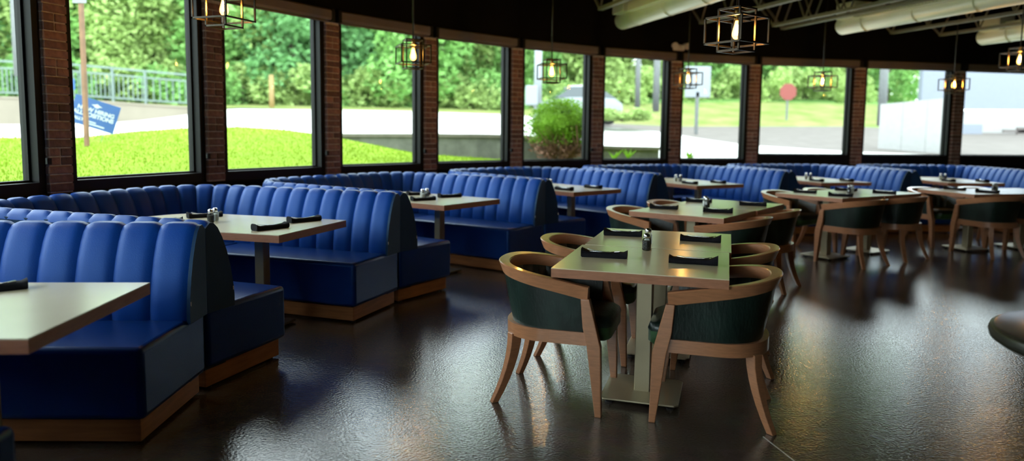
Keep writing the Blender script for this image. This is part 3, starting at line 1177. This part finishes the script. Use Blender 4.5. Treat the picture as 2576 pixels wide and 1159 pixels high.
# second pair
tn = 'second square table pair'
for (x, y, dr, nm) in ((1670, 525, 0.25, 'near left corner'), (1806, 534, 0.3, 'near right corner'), (1758, 508, 0.25, 'far left corner'), (1894, 517, 0.3, 'far right corner')):
    roll(on_px(x, y), A2 + dr + (pi if 'right' in nm else 0), 'black napkin roll with cutlery at the %s of the %s' % (nm, tn))
shakers(on_px(1778, 523), on_px(1774, 519), 'in the middle of the second square table pair', 0.1)
tn = 'third square table pair'
for (dx, dy, w, nm) in ((-0.24, -0.1, 0, 'near left corner'), (0.24, -0.14, 0, 'near right corner'), (-0.24, -0.1, 1, 'far left corner'), (0.24, -0.08, 1, 'far right corner')):
    p = c3[w] + g1 * dx + g2 * dy
    p.z = 0.75
    roll(p, A3 + 0.4, 'black napkin roll with cutlery at the %s of the %s' % (nm, tn))
p = c3[0] + g2 * 0.33 + g1 * 0.05
shakers(Vector((p.x, p.y, 0.75)), Vector((p.x + 0.05, p.y + 0.03, 0.75)), 'in the middle of the third square table pair')
p = c4[0] + h2 * 0.36
shakers(Vector((p.x, p.y, 0.75)), Vector((p.x + 0.05, p.y + 0.03, 0.75)), 'in the middle of the farthest square table pair')
for (dx, w, nm) in ((-0.24, 0, 'near left corner'), (0.24, 0, 'near right corner')):
    p = c4[w] + h1 * dx
    p.z = 0.75
    roll(p, A4 + 0.3, 'black napkin roll with cutlery at the %s of the farthest square table pair' % nm)
# booth tables
roll(on_px(-22, 732), R_(38), 'black napkin roll with cutlery on the nearest booth table, cut by the left edge')
tn = 'second booth table'
for (x, y, rz, nm) in ((680, 576, 52, 'at the aisle corner'), (765, 557, 48, 'at the far aisle side'), (515, 546, 40, 'behind the shakers'), (412, 560, 20, 'half hidden by the booth back')):
    roll(on_px(x, y), R_(rz), 'black napkin roll with cutlery on the %s, %s' % (tn, nm))
shakers(on_px(530, 560), on_px(542, 556), 'on the second booth table', 0.5)
tn = 'third booth table'
for (x, y, rz, nm) in ((1064, 504, 35, 'before the shakers'), (1131, 496, 35, 'at the far aisle side'), (1052, 490, 30, 'behind the shakers')):
    roll(on_px(x, y), R_(rz), 'black napkin roll with cutlery on the %s, %s' % (tn, nm))
shakers(on_px(1074, 498), on_px(1063, 500), 'on the third booth table', 0.5)
for k, tn in ((3, 'fourth'), (4, 'fifth'), (5, 'sixth'), (6, 'farthest')):
    b, o, am, W, L = booths[k]
    M = Matrix.Translation(o) @ Matrix.Rotation(am, 4, 'Z')
    for (x, y, nm) in ((0.42, -0.26, 'on the right'), (0.42, 0.26, 'on the left')):
        p = M @ Vector((x, y, 0.75))
        roll(p, am + 0.1 * y, 'black napkin roll with cutlery on the %s booth table, %s' % (tn, nm))
    shakers(M @ Vector((0.86, 0.05, 0.75)), M @ Vector((0.90, 0.10, 0.75)), 'on the %s booth table' % tn, am)

# dark table poking in from the right edge
tp = empty('round_table', (2.245, 2.45, 0.0))
tag(tp, 'dark round table with thick black rim at the right edge', 'table')
m = MB()
m.lathe([(0.001, 0.722), (0.44, 0.722), (0.452, 0.718)], 64)
m.build('table_top', 'dark_top', tp, angle=30)
m = MB()
m.lathe([(0.30, 0.655), (0.44, 0.66), (0.462, 0.675), (0.468, 0.695), (0.462, 0.712), (0.45, 0.719)], 64)
m.build('rim', 'dark_rim', tp, angle=40)
m = MB()
m.lathe([(0.04, 0.02), (0.04, 0.66)], 16)
m.build('post', 'frame_black', tp, angle=40)
m = MB()
m.lathe([(0.26, 0.0), (0.26, 0.015), (0.05, 0.03)], 32)
m.build('base_plate', 'frame_black', tp, angle=40)

#OUTSIDE
# ------------------------------------------------------------------ outside ground
def interp(tb, x):
    if x <= tb[0][0]:
        return tb[0][1]
    for (a, b), (c, d) in zip(tb, tb[1:]):
        if x <= c:
            return b + (d - b) * (x - a) / (c - a)
    return tb[-1][1]
def wall_depth(x):
    """depth along the view at which pixel column x meets the outside of the window wall"""
    d = ray(x, 340)
    dx, dy = d.x / d.y, 1.0
    R2 = RW + 0.30
    a = dx * dx + 1
    b = -2 * (CX * dx + CY)
    c = CX * CX + CY * CY - R2 * R2
    s = math.sqrt(max(b * b - 4 * a * c, 0))
    y = (-b + s) / (2 * a)
    if x > 1890:
        p, q = piers[7], piers[10]
        t = (q - p)
        y = max(y, (p.y - t.y / t.x * p.x) / (1 - t.y / t.x * dx) + 0.2)
    return y
XS = list(range(-900, 3500, 50))
def line(ytab, offtab):
    out = []
    for x in XS:
        out.append(at_y(x, interp(ytab, x), wall_depth(x) + interp(offtab, x)))
    return out
Y_CREST = [(-900, 350), (0, 346), (190, 347), (330, 331), (480, 321), (600, 319), (700, 325), (800, 337), (860, 348), (950, 366), (1040, 385), (1130, 392), (1270, 402), (1420, 410), (3400, 420)]
O_CREST = [(-900, 5.0), (600, 4.6), (900, 3.4), (1100, 2.4), (1300, 1.6), (3400, 1.2)]
Y_FAR = [(-900, 312), (0, 312), (150, 311), (330, 304), (485, 285), (570, 271), (800, 275), (1040, 280), (1268, 288), (1330, 291), (1420, 303), (1515, 318), (1680, 333), (1715, 342), (1868, 364), (2130, 381), (2400, 390), (3400, 392)]
O_FAR = [(-900, 17), (0, 17), (485, 19), (570, 19), (1300, 17), (1520, 13), (1715, 10), (1900, 7), (2400, 5), (3400, 5)]
Y_ASP = [(-900, 311), (485, 284), (570, 270), (1268, 287), (1330, 290), (1515, 309), (1700, 318), (2150, 318), (2400, 330), (3400, 332)]
O_ASP = [(-900, 17.6), (1300, 18), (1520, 19), (1900, 19), (2400, 19), (3400, 19)]
Y_VER = [(-900, 240), (485, 262), (570, 262), (1268, 275), (1330, 272), (1515, 262), (1900, 256), (2200, 262), (2300, 300), (3400, 320)]
O_VER = [(-900, 22), (1300, 23), (1520, 25), (3400, 26)]
near = []
for x in XS:
    p = at_y(x, 340, wall_depth(x))
    near.append(Vector((p.x, p.y, 0.74)))
near2 = []
crest = line(Y_CREST, O_CREST)
for a, b in zip(near, crest):
    m_ = a.lerp(b, 0.45)
    m_.z = a.z + (b.z - a.z) * 0.52
    near2.append(m_)
crest_b = []
for x, b in zip(XS, crest):
    d = ray(x, 340)
    k = 0.35 / d.y
    crest_b.append(Vector((b.x + d.x * k, b.y + d.y * k, b.z - 0.03)))
far = line(Y_FAR, O_FAR)
asp = line(Y_ASP, O_ASP)
ver = line(Y_VER, O_VER)
hill = []
for x, v in zip(XS, ver):
    d = ray(x, 340)
    h_ = 4.2 if x < 2150 else (1.0 if x > 2350 else 2.4)
    hill.append(Vector((v.x + d.x * 26, v.y + d.y * 26, v.z + h_)))
def strip(rows, name, m):
    mm = MB()
    mm.loft([[tuple(r[i]) for r in rows] for i in range(len(XS))], closed=False)
    return tag(mm.build(name, m, smooth=True, fix=False), kind='structure')
strip([near, near2, crest, crest_b], 'lawn_ground', 'lawn')
strip([crest_b, far], 'concrete_driveway', 'concrete_drive')
strip([far, asp], 'asphalt_road', 'asphalt')
strip([asp, ver], 'grass_verge', 'verge')
strip([ver, hill], 'wooded_hillside', 'forest_floor')
m = MB()
N = 72
r0 = [(CX + (RW + 0.12) * cos(2 * pi * i / N), CY + (RW + 0.12) * sin(2 * pi * i / N), 0.5) for i in range(N)]
# ground on the sides of the building that the picture does not look at
side = []
for i in range(26):
    a = R_(168 + i * 5)
    side.append([(CX + r * cos(a), CY + r * sin(a), z) for r, z in ((RW + 0.25, 0.7), (RW + 5, 1.0), (RW + 40, 1.2))])
m.loft(side, closed=False)
tag(m.build('side_ground', 'lawn', fix=False), kind='structure')

# grass blades on the lawn in view (uncountable)
random.seed(11)
m = MB()
cnt = 0
while cnt < 26000:
    i = random.randrange(16, 46)
    t = random.random() ** 0.8
    f = random.random()
    def q(j):
        if t < 0.45:
            return near[j].lerp(near2[j], t / 0.45)
        return near2[j].lerp(crest[j], (t - 0.45) / 0.55)
    p = q(i).lerp(q(i + 1), f)
    a = random.uniform(0, pi)
    w, hh = random.uniform(0.005, 0.010), random.uniform(0.015, 0.035)
    lx, ly = random.uniform(-0.02, 0.02), random.uniform(-0.02, 0.02)
    m.add([(p.x - w * cos(a), p.y - w * sin(a), p.z - 0.005), (p.x + w * cos(a), p.y + w * sin(a), p.z - 0.005), (p.x + lx, p.y + ly, p.z + hh)], [(0, 1, 2)])
    cnt += 1
tag(m.build('grass', 'blade', fix=False), 'short bright green lawn grass outside the left windows', 'grass', kind='stuff')

# low block wall along the drive
def wall_run(pts, name, m_, thick=0.22, drop=1.0, cap=None, label=None, cat=None, block=None):
    """pts: list of top points (Vector); builds blocks between them"""
    root = empty(name, (0, 0, 0))
    tag(root, label, cat)
    for a, b in zip(pts, pts[1:]):
        mm = MB()
        d = (b - a)
        d.z = 0
        nrm = Vector((-d.y, d.x, 0)).normalized() * thick
        vs = [a, b, b + nrm, a + nrm]
        mm.add([(v.x, v.y, v.z - 0.06) for v in vs] + [(v.x, v.y, v.z - drop) for v in vs],
               [(0, 1, 2, 3), (7, 6, 5, 4), (0, 4, 5, 1), (1, 5, 6, 2), (2, 6, 7, 3), (3, 7, 4, 0)])
        mm.build('wall_block', m_, root)
        mm = MB()
        n2 = nrm.normalized() * 0.03
        vs = [a - n2, b - n2, b + nrm + n2, a + nrm + n2]
        mm.add([(v.x, v.y, v.z) for v in vs] + [(v.x, v.y, v.z - 0.06) for v in vs],
               [(0, 1, 2, 3), (7, 6, 5, 4), (0, 4, 5, 1), (1, 5, 6, 2), (2, 6, 7, 3), (3, 7, 4, 0)])
        mm.build('cap_stone', cap or m_, root)
    return root
pts = [at_y(x, y, wall_depth(x) + interp(O_CREST, x) + 0.3) for x, y in ((770, 338), (815, 337), (860, 336), (905, 336), (950, 336), (1000, 336), (1050, 336), (1100, 336), (1150, 337), (1200, 337), (1250, 338), (1290, 339), (1330, 341), (1375, 345), (1420, 350), (1470, 358), (1515, 366), (1560, 368), (1610, 369), (1658, 370))]
wall_run(pts, 'retaining_wall', 'block_wall', drop=1.5, cap='block_cap', label='low grey block retaining wall between the lawn and the white drive', cat='wall')
# tan concrete wall with railing at the left
cpts = [at_y(x, y, Y) for x, y, Y in ((-420, 225, 20.6), (-300, 229, 21.0), (-150, 236, 21.4), (0, 242, 21.8), (90, 245, 22.2), (180, 248, 22.5), (270, 254, 23.0), (365, 261, 23.6), (495, 269, 24.6))]
wall_run(cpts, 'concrete_wall', 'concrete_wall', thick=0.3, drop=1.5, cap='concrete_wall', label='tan concrete wall across the drive at the left, below the railing', cat='wall')
rl = empty('metal_railing', (0, 0, 0))
tag(rl, 'pale galvanised railing with thin balusters on top of the tan concrete wall', 'railing')
def along(pts, t):
    k = min(int(t), len(pts) - 2)
    return pts[k].lerp(pts[k + 1], t - k)
def rail_at(t, z):
    p = along(cpts, t)
    return Vector((p.x, p.y + 0.15, p.z + z))
tmax = 7.83
for z, w in ((0.12, 0.05), (0.86, 0.05), (1.07, 0.06)):
    for k in range(8):
        m = MB()
        m.bar(rail_at(k, z), rail_at(min(k + 1, tmax), z), w)
        m.build('rail', 'galvanised', rl)
t = 0.0
while t <= tmax:
    m = MB()
    m.bar(rail_at(t, 0), rail_at(t, 1.09), 0.065)
    m.build('post', 'galvanised', rl)
    t += 0.87
t = 3.0
while t <= tmax:
    m = MB()
    m.bar(rail_at(t, 0.12), rail_at(t, 0.86), 0.028)
    m.build('baluster', 'galvanised', rl)
    t += 0.125
m = MB()
p = at_y(184, 212, 22.4)
m.box(p.x - 0.10, p.x + 0.06, p.y - 0.02, p.y, p.z - 0.17, p.z + 0.17)
tag(m.build('blue_plate', 'sign_blue'), 'small blue plate hanging on the far railing', 'plate')

# ------------------------------------------------------------------ signs and posts outside
gp = at_y(218, 347, 9.6)
sp = empty('sign_post', (gp.x, gp.y, gp.z - 0.15))
tag(sp, 'rusty brown metal sign post standing in front of the blue lawn sign', 'post')
top = at_y(204, 5, 9.6)
m = MB()
m.bar((0, 0, 0), (top.x - gp.x, top.y - gp.y, top.z - gp.z + 0.5), 0.065, 0.04)
m.build('post', 'rust_post', sp)
m = MB()
m.box(-0.09, 0.09, -0.012, 0.0, 0, 0.5)
pl = m.build('sign_plate', 'paint_white', sp)
pl.location = (top.x - gp.x, -0.03, top.z - gp.z + 0.13)
# tilted yard sign
s0 = at_y(238, 287, 10.0)
ys = empty('lawn_sign', (s0.x, s0.y, s0.z))
tag(ys, 'tilted blue hiring sign with white lettering stuck in the lawn', 'sign')
TILT = R_(18)
yaw = R_(10)
def tilted(o):
    o.rotation_euler = (pi / 2, 0, 0)
SM = Matrix.Rotation(yaw, 4, 'Z') @ Matrix.Rotation(TILT, 4, 'Y')
def sgn(m, name, mt):
    mm = MB()
    mm.add([SM @ Vector(v) for v in m.v], m.f)
    return mm.build(name, mt, ys)
SWd, SHt = 0.60, 0.39
m = MB()
m.box(-SWd / 2, SWd / 2, 0, 0.006, -SHt / 2, SHt / 2)
board = sgn(m, 'sign_board', 'sign_blue')
def text_mesh(body, size, x, z, name, bold=0.0):
    cu = bpy.data.curves.new('text', 'FONT')
    cu.body = body
    cu.size = size
    cu.offset = bold
    cu.extrude = 0.0005
    to = bpy.data.objects.new('text', cu)
    COL.objects.link(to)
    bpy.context.view_layer.update()
    me = bpy.data.meshes.new_from_object(to.evaluated_get(bpy.context.evaluated_depsgraph_get()))
    bpy.data.objects.remove(to)
    me.transform(SM @ Matrix.Translation((x, -0.002, z)) @ Matrix.Rotation(pi / 2, 4, 'X'))
    me.materials.clear()
    me.materials.append(MATS['print_white'])
    new_obj(name, me, board)
    return me
text_mesh('NOW HIRING', 0.078, -0.235, 0.015, 'lettering', 0.003)
text_mesh('ALL POSITIONS', 0.078, -0.275, -0.055, 'lettering', 0.003)
text_mesh('CALLYS', 0.058, -0.285, -0.135, 'lettering', 0.0025)
m = MB()
m.box(-0.09, 0.05, -0.003, 0, -0.128, -0.112)
m.box(-0.09, 0.17, -0.003, 0, -0.160, -0.142)
sgn(m, 'faded_line', 'print_white').parent = board
m = MB()
em = [(-0.075, 0.118), (-0.03, 0.128), (0.0, 0.145), (0.03, 0.128), (0.075, 0.118), (0.035, 0.105), (0.02, 0.088), (-0.02, 0.088), (-0.035, 0.105)]
m.add([(x, -0.003, z) for x, z in em] + [(x, 0, z) for x, z in em], [tuple(range(9)), tuple(range(17, 8, -1))])
sgn(m, 'emblem', 'print_white').parent = board
for x in (-0.18, 0.18):
    m = MB()
    m.bar((x, 0.008, -0.02), (x, 0.008, -0.42), 0.006)
    sgn(m, 'wire_stake', 'galvanised')
def pole(px, y0, y1, Y, w, name, mt, label, cat):
    b, t_ = at_y(px, y0, Y), at_y(px, y1, Y)
    m = MB()
    m.tube([(0, 0, -0.3), (0, 0, (t_.z - b.z) * 0.5), (0, 0, t_.z - b.z + 0.5)], [w, w * 0.95, w * 0.85], 10)
    o = m.build(name, mt, smooth=True)
    o.location = b
    tag(o, label, cat)
    return o, b, t_
pole(46, 165, -60, 21.0, 0.13, 'utility_pole', 'pole_grey', 'grey utility pole behind the leftmost window', 'pole')
pole(684, 272, 222, 27.0, 0.10, 'marker_post', 'yellow_post', 'short yellow marker post beside the far road edge', 'post')
pole(1603, 262, 100, 31.0, 0.12, 'utility_pole', 'pole_grey', 'pale grey utility pole, left of two behind the fifth window', 'pole')
pole(1650, 262, 100, 29.0, 0.14, 'utility_pole', 'pole_grey', 'pale grey utility pole, right and thicker of two behind the verge', 'pole')
pole(2218, 292, 100, 22.0, 0.13, 'utility_pole', 'pole_grey', 'dark grey pole beside the tall pale slab wall', 'pole')
# white pole with mailbox-like box, beside the bush
o_, b_, t_ = pole(1352, 292, 60, 24.0, 0.14, 'street_pole', 'paint_white', 'white street pole rising left of the round bush', 'pole')
m = MB()
m.cbox(-0.20, 0.20, -0.14, 0.14, -0.32, 0.32, 0.03)
bx_ = m.build('meter_box', 'paint_white')
pp = at_y(1337, 240, 23.7)
bx_.location = pp
tag(bx_, 'white utility box mounted beside the white street pole', 'box')
# white street sign, seen right of the sixth pier
b = at_y(1752, 300, 24.0)
ss = empty('street_sign', (b.x, b.y, b.z))
tag(ss, 'large plain white street sign on a post across the road', 'sign')
m = MB()
m.bar((0, 0, -0.5), (0, 0, 0.9), 0.10)
m.build('post', 'pole_grey', ss)
m = MB()
m.cbox(-0.42, 0.42, -0.05, 0.03, 0.72, 1.75, 0.02)
m.build('panel', 'paint_white', ss)
# stop sign
b = at_y(1981, 262, 27.0)
st = empty('stop_sign', (b.x, b.y, b.z))
tag(st, 'red octagonal road sign on a grey post by the trees', 'sign')
m = MB()
m.bar((0, 0.03, -0.6), (0, 0.03, 0.75), 0.06)
m.build('post', 'pole_grey', st)
m = MB()
m.loft([[(0.33 * cos(pi / 8 + k * pi / 4), y, 0.46 + 0.33 * sin(pi / 8 + k * pi / 4)) for k in range(8)] for y in (-0.02, 0.0)])
m.build('octagon', 'sign_red', st)

# ------------------------------------------------------------------ foliage
random.seed(3)
def leaf_cloud(blobs, n, size, flat=0.35):
    m = MB()
    for _ in range(n):
        cx, cy, cz, r = random.choice(blobs)
        while True:
            v = Vector((random.uniform(-1, 1), random.uniform(-1, 1), random.uniform(-1, 1)))
            if 0.2 < v.length < 1:
                break
        v = v.normalized() * (r * random.uniform(0.62, 1.04))
        p = Vector((cx, cy, cz)) + v
        a = Vector((random.gauss(0, 1), random.gauss(0, 1), random.gauss(0, 0.6))).normalized()
        b = a.cross(Vector((random.gauss(0, 1), random.gauss(0, 1), random.gauss(0, 1)))).normalized()
        s = size * random.uniform(0.6, 1.3)
        m.add([p - a * s, p - b * s * 0.55, p + a * s, p + b * s * 0.55], [(0, 1, 2, 3)])
    return m
def make_tree(k, mt, H=6.6, cr=2.7, trunk=True):
    t = empty('broadleaf_tree')
    blobs = []
    for i in range(15):
        a = random.uniform(0, 2 * pi)
        z = H * (0.1 + 0.9 * (i + random.random()) / 15)
        env = cr * (0.55 + 0.45 * sin(pi * min(1, z / H)))
        r = random.uniform(0.0, 0.75) * env
        blobs.append((r * cos(a), r * sin(a), z, random.uniform(0.9, 1.5)))
    leaf_cloud(blobs, 6000, 0.15).build('foliage', mt, t, fix=False)
    m = MB()
    m.tube([(0, 0, -1), (0.05, 0, H * 0.3), (-0.05, 0.1, H * 0.6), (0.1, 0, H * 0.9)], [0.17, 0.15, 0.11, 0.04], 8)
    m.build('trunk', 'bark', t, smooth=True)
    return t
protos = [make_tree(0, 'leaf_a'), make_tree(1, 'leaf_b', 7.2, 3.0), make_tree(2, 'leaf_c', 6.0, 2.5)]
def make_shrub(mt):
    s = empty('wild_shrub')
    blobs = [(random.uniform(-1.1, 1.1), random.uniform(-0.6, 0.6), random.uniform(0.2, 1.3), random.uniform(0.5, 0.8)) for _ in range(8)]
    leaf_cloud(blobs, 1500, 0.13).build('foliage', mt, s, fix=False)
    m = MB()
    for k in range(5):
        a = k * 1.3
        m.tube([(0, 0, -0.3), (0.5 * cos(a), 0.4 * sin(a), 0.9)], [0.04, 0.015], 5)
    m.build('stem', 'bark', s)
    return s
shp = [make_shrub('leaf_a'), make_shrub('leaf_c')]
ut, us = [False] * 3, [False] * 2
def ground_at(px, off):
    i = max(0, min(len(XS) - 2, int((px - XS[0]) / 50)))
    f = (px - XS[i]) / 50
    v, hl = ver[i].lerp(ver[i + 1], f), hill[i].lerp(hill[i + 1], f)
    return v.lerp(hl, off / 26.0)
row = 0
WIN_X = [(146, 'leftmost'), (545, 'second'), (838, 'third'), (1080, 'fourth'), (1300, 'fifth'), (1500, 'sixth'), (1700, 'seventh'), (1895, 'eighth'), (2150, 'ninth'), (9999, 'tenth')]
def seen(px):
    if px < -60:
        return 'past the left edge'
    return 'behind the %s window' % next(n for x, n in WIN_X if px < x)
TREE_LABEL = ['mid green broadleaf tree', 'deep green broadleaf tree', 'light yellow-green broadleaf tree']
for off, step, x0, x1 in ((1.5, 118, -420, 2190), (5.0, 125, -380, 2330), (10.0, 150, -420, 2330)):
    x = x0
    while x < x1:
        k = random.choice((0, 0, 1, 1, 2)) if x < 1400 else random.choice((0, 2, 2))
        p = ground_at(x + random.uniform(-25, 25), off + random.uniform(-0.8, 1.2))
        sc = random.uniform(0.85, 1.2)
        if off < 3 and x > 1480:
            x += step
            continue
        o = protos[k] if not ut[k] else dup(protos[k])
        ut[k] = True
        o.location = (p.x, p.y, p.z - 0.4)
        o.rotation_euler = (0, 0, random.uniform(0, 6.28))
        o.scale = (sc, sc, sc * random.uniform(0.9, 1.1))
        tag(o, "%s in the wood's %s row, %s" % (TREE_LABEL[k], {1.5: 'front', 5.0: 'middle', 10.0: 'back'}[off], seen(x)), 'tree', 'woodland trees across the road')
        x += step
SHRUB_LABEL = ['mid green wild shrub along the edge of the wood', 'yellow-green wild shrub along the edge of the wood']
x = -380
while x < 2200:
    k = 0 if x < 1400 and random.random() < 0.7 else 1
    p = ground_at(x + random.uniform(-20, 20), random.uniform(0.0, 1.0) if x < 1450 else random.uniform(0.5, 4))
    o = shp[k] if not us[k] else dup(shp[k])
    us[k] = True
    o.location = (p.x, p.y, p.z - 0.15)
    o.rotation_euler = (0, 0, random.uniform(0, 6.28))
    tag(o, '%s, %s' % (SHRUB_LABEL[k], seen(x)), 'shrub', 'shrubs along the edge of the wood')
    x += 62
for k, (px_, d_) in enumerate(((1490, 23.6), (1530, 23.2), (1565, 23.0), (1600, 23.4))):
    o = dup(shp[1])
    p = at_y(px_, 293, d_)
    o.location = (p.x, p.y, p.z - 0.1)
    o.rotation_euler = (0, 0, k * 1.7)
    o.scale = (0.55, 0.55, 0.20)
    tag(o, 'low yellow-green shrub in front of the parked white car', 'shrub', 'low shrubs before the car')
# clipped round bush in front of the block wall
bp = at_y(1408, 395, wall_depth(1408) + 1.1)
bu = empty('clipped_bush', (bp.x, bp.y, bp.z - 0.10))
bu.scale = (0.9, 0.9, 0.9)
tag(bu, 'rounded clipped green bush with reddish twigs outside the fourth window', 'bush')
blobs = [(0.42 * cos(a) * rr, 0.38 * sin(a) * rr, z, 0.30) for z, rr in ((0.62, 1.0), (0.82, 0.85), (0.95, 0.5)) for a in [k * pi / 4 for k in range(8)]]
leaf_cloud(blobs, 12000, 0.024).build('foliage', 'bush_leaf', bu, fix=False)
m = MB()
m.loft([[(r * cos(2 * pi * i / 14), r * 0.92 * sin(2 * pi * i / 14), z) for i in range(14)] for r, z in ((0.30, 0.42), (0.48, 0.55), (0.55, 0.72), (0.46, 0.92), (0.24, 1.06), (0.02, 1.1))])
m.build('inner_foliage', 'bush_leaf', bu, fix=False)
m = MB()
for k in range(90):
    a = random.uniform(0, 2 * pi)
    r = random.uniform(0.35, 0.75)
    m.tube([(0.12 * cos(a), 0.12 * sin(a), 0), (r * 0.8 * cos(a + 0.2), r * 0.8 * sin(a + 0.2), random.uniform(0.3, 0.5)), (r * cos(a), r * sin(a), random.uniform(0.5, 0.75))], [0.012, 0.008, 0.005], 4)
m.build('twigs', 'bush_twig', bu, fix=False)
blobs = [(0.38 * cos(a), 0.36 * sin(a), 0.30, 0.22) for a in [k * pi / 4 for k in range(8)]]
leaf_cloud(blobs, 1500, 0.028).build('lower_foliage', 'bush_twig', bu, fix=False)
# small leafy plants by the sill
for k, (px, py, o_) in enumerate(((1545, 402, 1.2), (1580, 398, 1.2), (1735, 404, 1.2))):
    p = at_y(px, py, wall_depth(px) + o_)
    q_ = empty('leafy_plant', (p.x, p.y, p.z - 0.02))
    tag(q_, ['small leafy green plant left below the low brown wall', 'taller leafy green plant in front of the low brown wall', 'low leafy green plant at the foot of the sixth window'][k], 'plant')
    for j in range(9):
        a = j * 2.4
        h_ = random.uniform(0.10, 0.24)
        m = MB()
        r = 0.05 + 0.012 * j
        m.add([(0, 0, 0), (r * 0.6 * cos(a) - 0.03 * sin(a), r * 0.6 * sin(a) + 0.03 * cos(a), h_ * 0.6), (r * 1.3 * cos(a), r * 1.3 * sin(a), h_), (r * 0.6 * cos(a) + 0.03 * sin(a), r * 0.6 * sin(a) - 0.03 * cos(a), h_ * 0.62)], [(0, 1, 2, 3)])
        m.build('leaf', 'bush_leaf', q_, fix=False)

# ------------------------------------------------------------------ parked car behind the bush
cp = at_y(1440, 290, 25.0)
car = empty('parked_car', (cp.x, cp.y, cp.z - 0.30), R_(8))
tag(car, 'white parked car half hidden behind the round bush', 'car')
def car_ring(x, w, z0, z1):
    return [(x, -w, z0), (x, w, z0), (x, w * 1.02, z0 + (z1 - z0) * 0.55), (x, w * 0.93, z1), (x, -w * 0.93, z1), (x, -w * 1.02, z0 + (z1 - z0) * 0.55)]
m = MB()
m.loft([car_ring(x, w, z0, z1) for x, w, z0, z1 in ((-1.15, 0.62, 0.38, 0.60), (-1.05, 0.80, 0.25, 0.78), (-0.3, 0.86, 0.22, 0.88), (0.6, 0.87, 0.22, 0.90), (1.3, 0.84, 0.24, 0.86), (1.6, 0.66, 0.38, 0.70))])
m.build('body', 'paint_white', car, angle=50)
m = MB()
m.loft([[(-0.75, y, z) for y, z in ((-0.72, 0.86), (0.72, 0.86), (0.72, 0.87), (-0.72, 0.87))], [(-0.15, y, z) for y, z in ((-0.70, 0.86), (0.70, 0.86), (0.60, 1.26), (-0.60, 1.26))],
        [(0.75, y, z) for y, z in ((-0.70, 0.86), (0.70, 0.86), (0.58, 1.28), (-0.58, 1.28))], [(1.35, y, z) for y, z in ((-0.72, 0.86), (0.72, 0.86), (0.70, 0.88), (-0.70, 0.88))]])
m.build('windows', 'car_glass', car, angle=30)
m = MB()
m.loft([[(x, y, z) for y, z in ((-0.60, zz), (0.60, zz), (0.52, zz + 0.05), (-0.52, zz + 0.05))] for x, zz in ((-0.2, 1.24), (0.3, 1.28), (0.85, 1.25))])
m.build('roof', 'paint_white', car, angle=40)
for x in (-0.68, 1.05):
    for y in (-0.80, 0.80):
        m = MB()
        m.tube([(x, y - 0.09, 0.24), (x, y + 0.09, 0.24)], 0.27, 18)
        m.build('wheel', 'rubber', car, angle=40)

# ------------------------------------------------------------------ pale slab wall and far building at the right
a, b = at_y(2215, 262, 20.5), at_y(2400, 245, 19.0)
sl = empty('slab_wall', (0, 0, 0))
tag(sl, 'tall pale grey concrete slab wall outside the window left of the rightmost pier', 'wall')
for k in range(3):
    p, q = a.lerp(b, k / 3), a.lerp(b, (k + 1) / 3 - 0.004)
    m = MB()
    d = (q - p).normalized() * 1
    nr = Vector((-d.y, d.x, 0)) * 0.2
    vs = [p, q, q + nr, p + nr]
    m.add([(v.x, v.y, v.z) for v in vs] + [(v.x, v.y, v.z - 3) for v in vs], [(0, 1, 2, 3), (7, 6, 5, 4), (0, 4, 5, 1), (1, 5, 6, 2), (2, 6, 7, 3), (3, 7, 4, 0)])
    m.build('slab_panel', 'facade_white', sl)
bl = empty('far_building', (0, 0, 0))
tag(bl, 'pale building with lavender upper panels and white band beyond the rightmost window', 'building')
def slab(x0, x1, y0, y1, Y0, Y1, nm, mt, parent=bl, th=0.3):
    tl, br = at_y(x0, y0, Y0), at_y(x1, y1, Y1)
    bz = br.z
    m = MB()
    m.add([(tl.x, tl.y, tl.z), (br.x, br.y, tl.z), (br.x, br.y + th, tl.z), (tl.x, tl.y + th, tl.z), (tl.x, tl.y, bz), (br.x, br.y, bz), (br.x, br.y + th, bz), (tl.x, tl.y + th, bz)],
          [(0, 1, 2, 3), (7, 6, 5, 4), (0, 4, 5, 1), (1, 5, 6, 2), (2, 6, 7, 3), (3, 7, 4, 0)])
    return m.build(nm, mt, parent)
slab(2330, 2900, 60, 278, 32, 31, 'upper_wall', 'facade_blue')
slab(2380, 2900, 278, 345, 31.5, 30.5, 'white_band', 'facade_white')
slab(2380, 2900, 345, 400, 32, 31, 'lower_wall', 'facade_white')
for k, (x0, x1, y0, y1, mt) in enumerate(((2412, 2470, 312, 345, 'facade_blue'), (2480, 2508, 340, 372, 'concrete_wall'), (2560, 2600, 320, 345, 'facade_dark'), (2525, 2600, 326, 334, 'facade_dark'), (2610, 2650, 320, 345, 'facade_dark'))):
    slab(x0, x1, y0, y1, 30.2, 30.2, 'door' if k == 1 else 'awning' if k == 3 else 'window', mt, bl, 0.1)
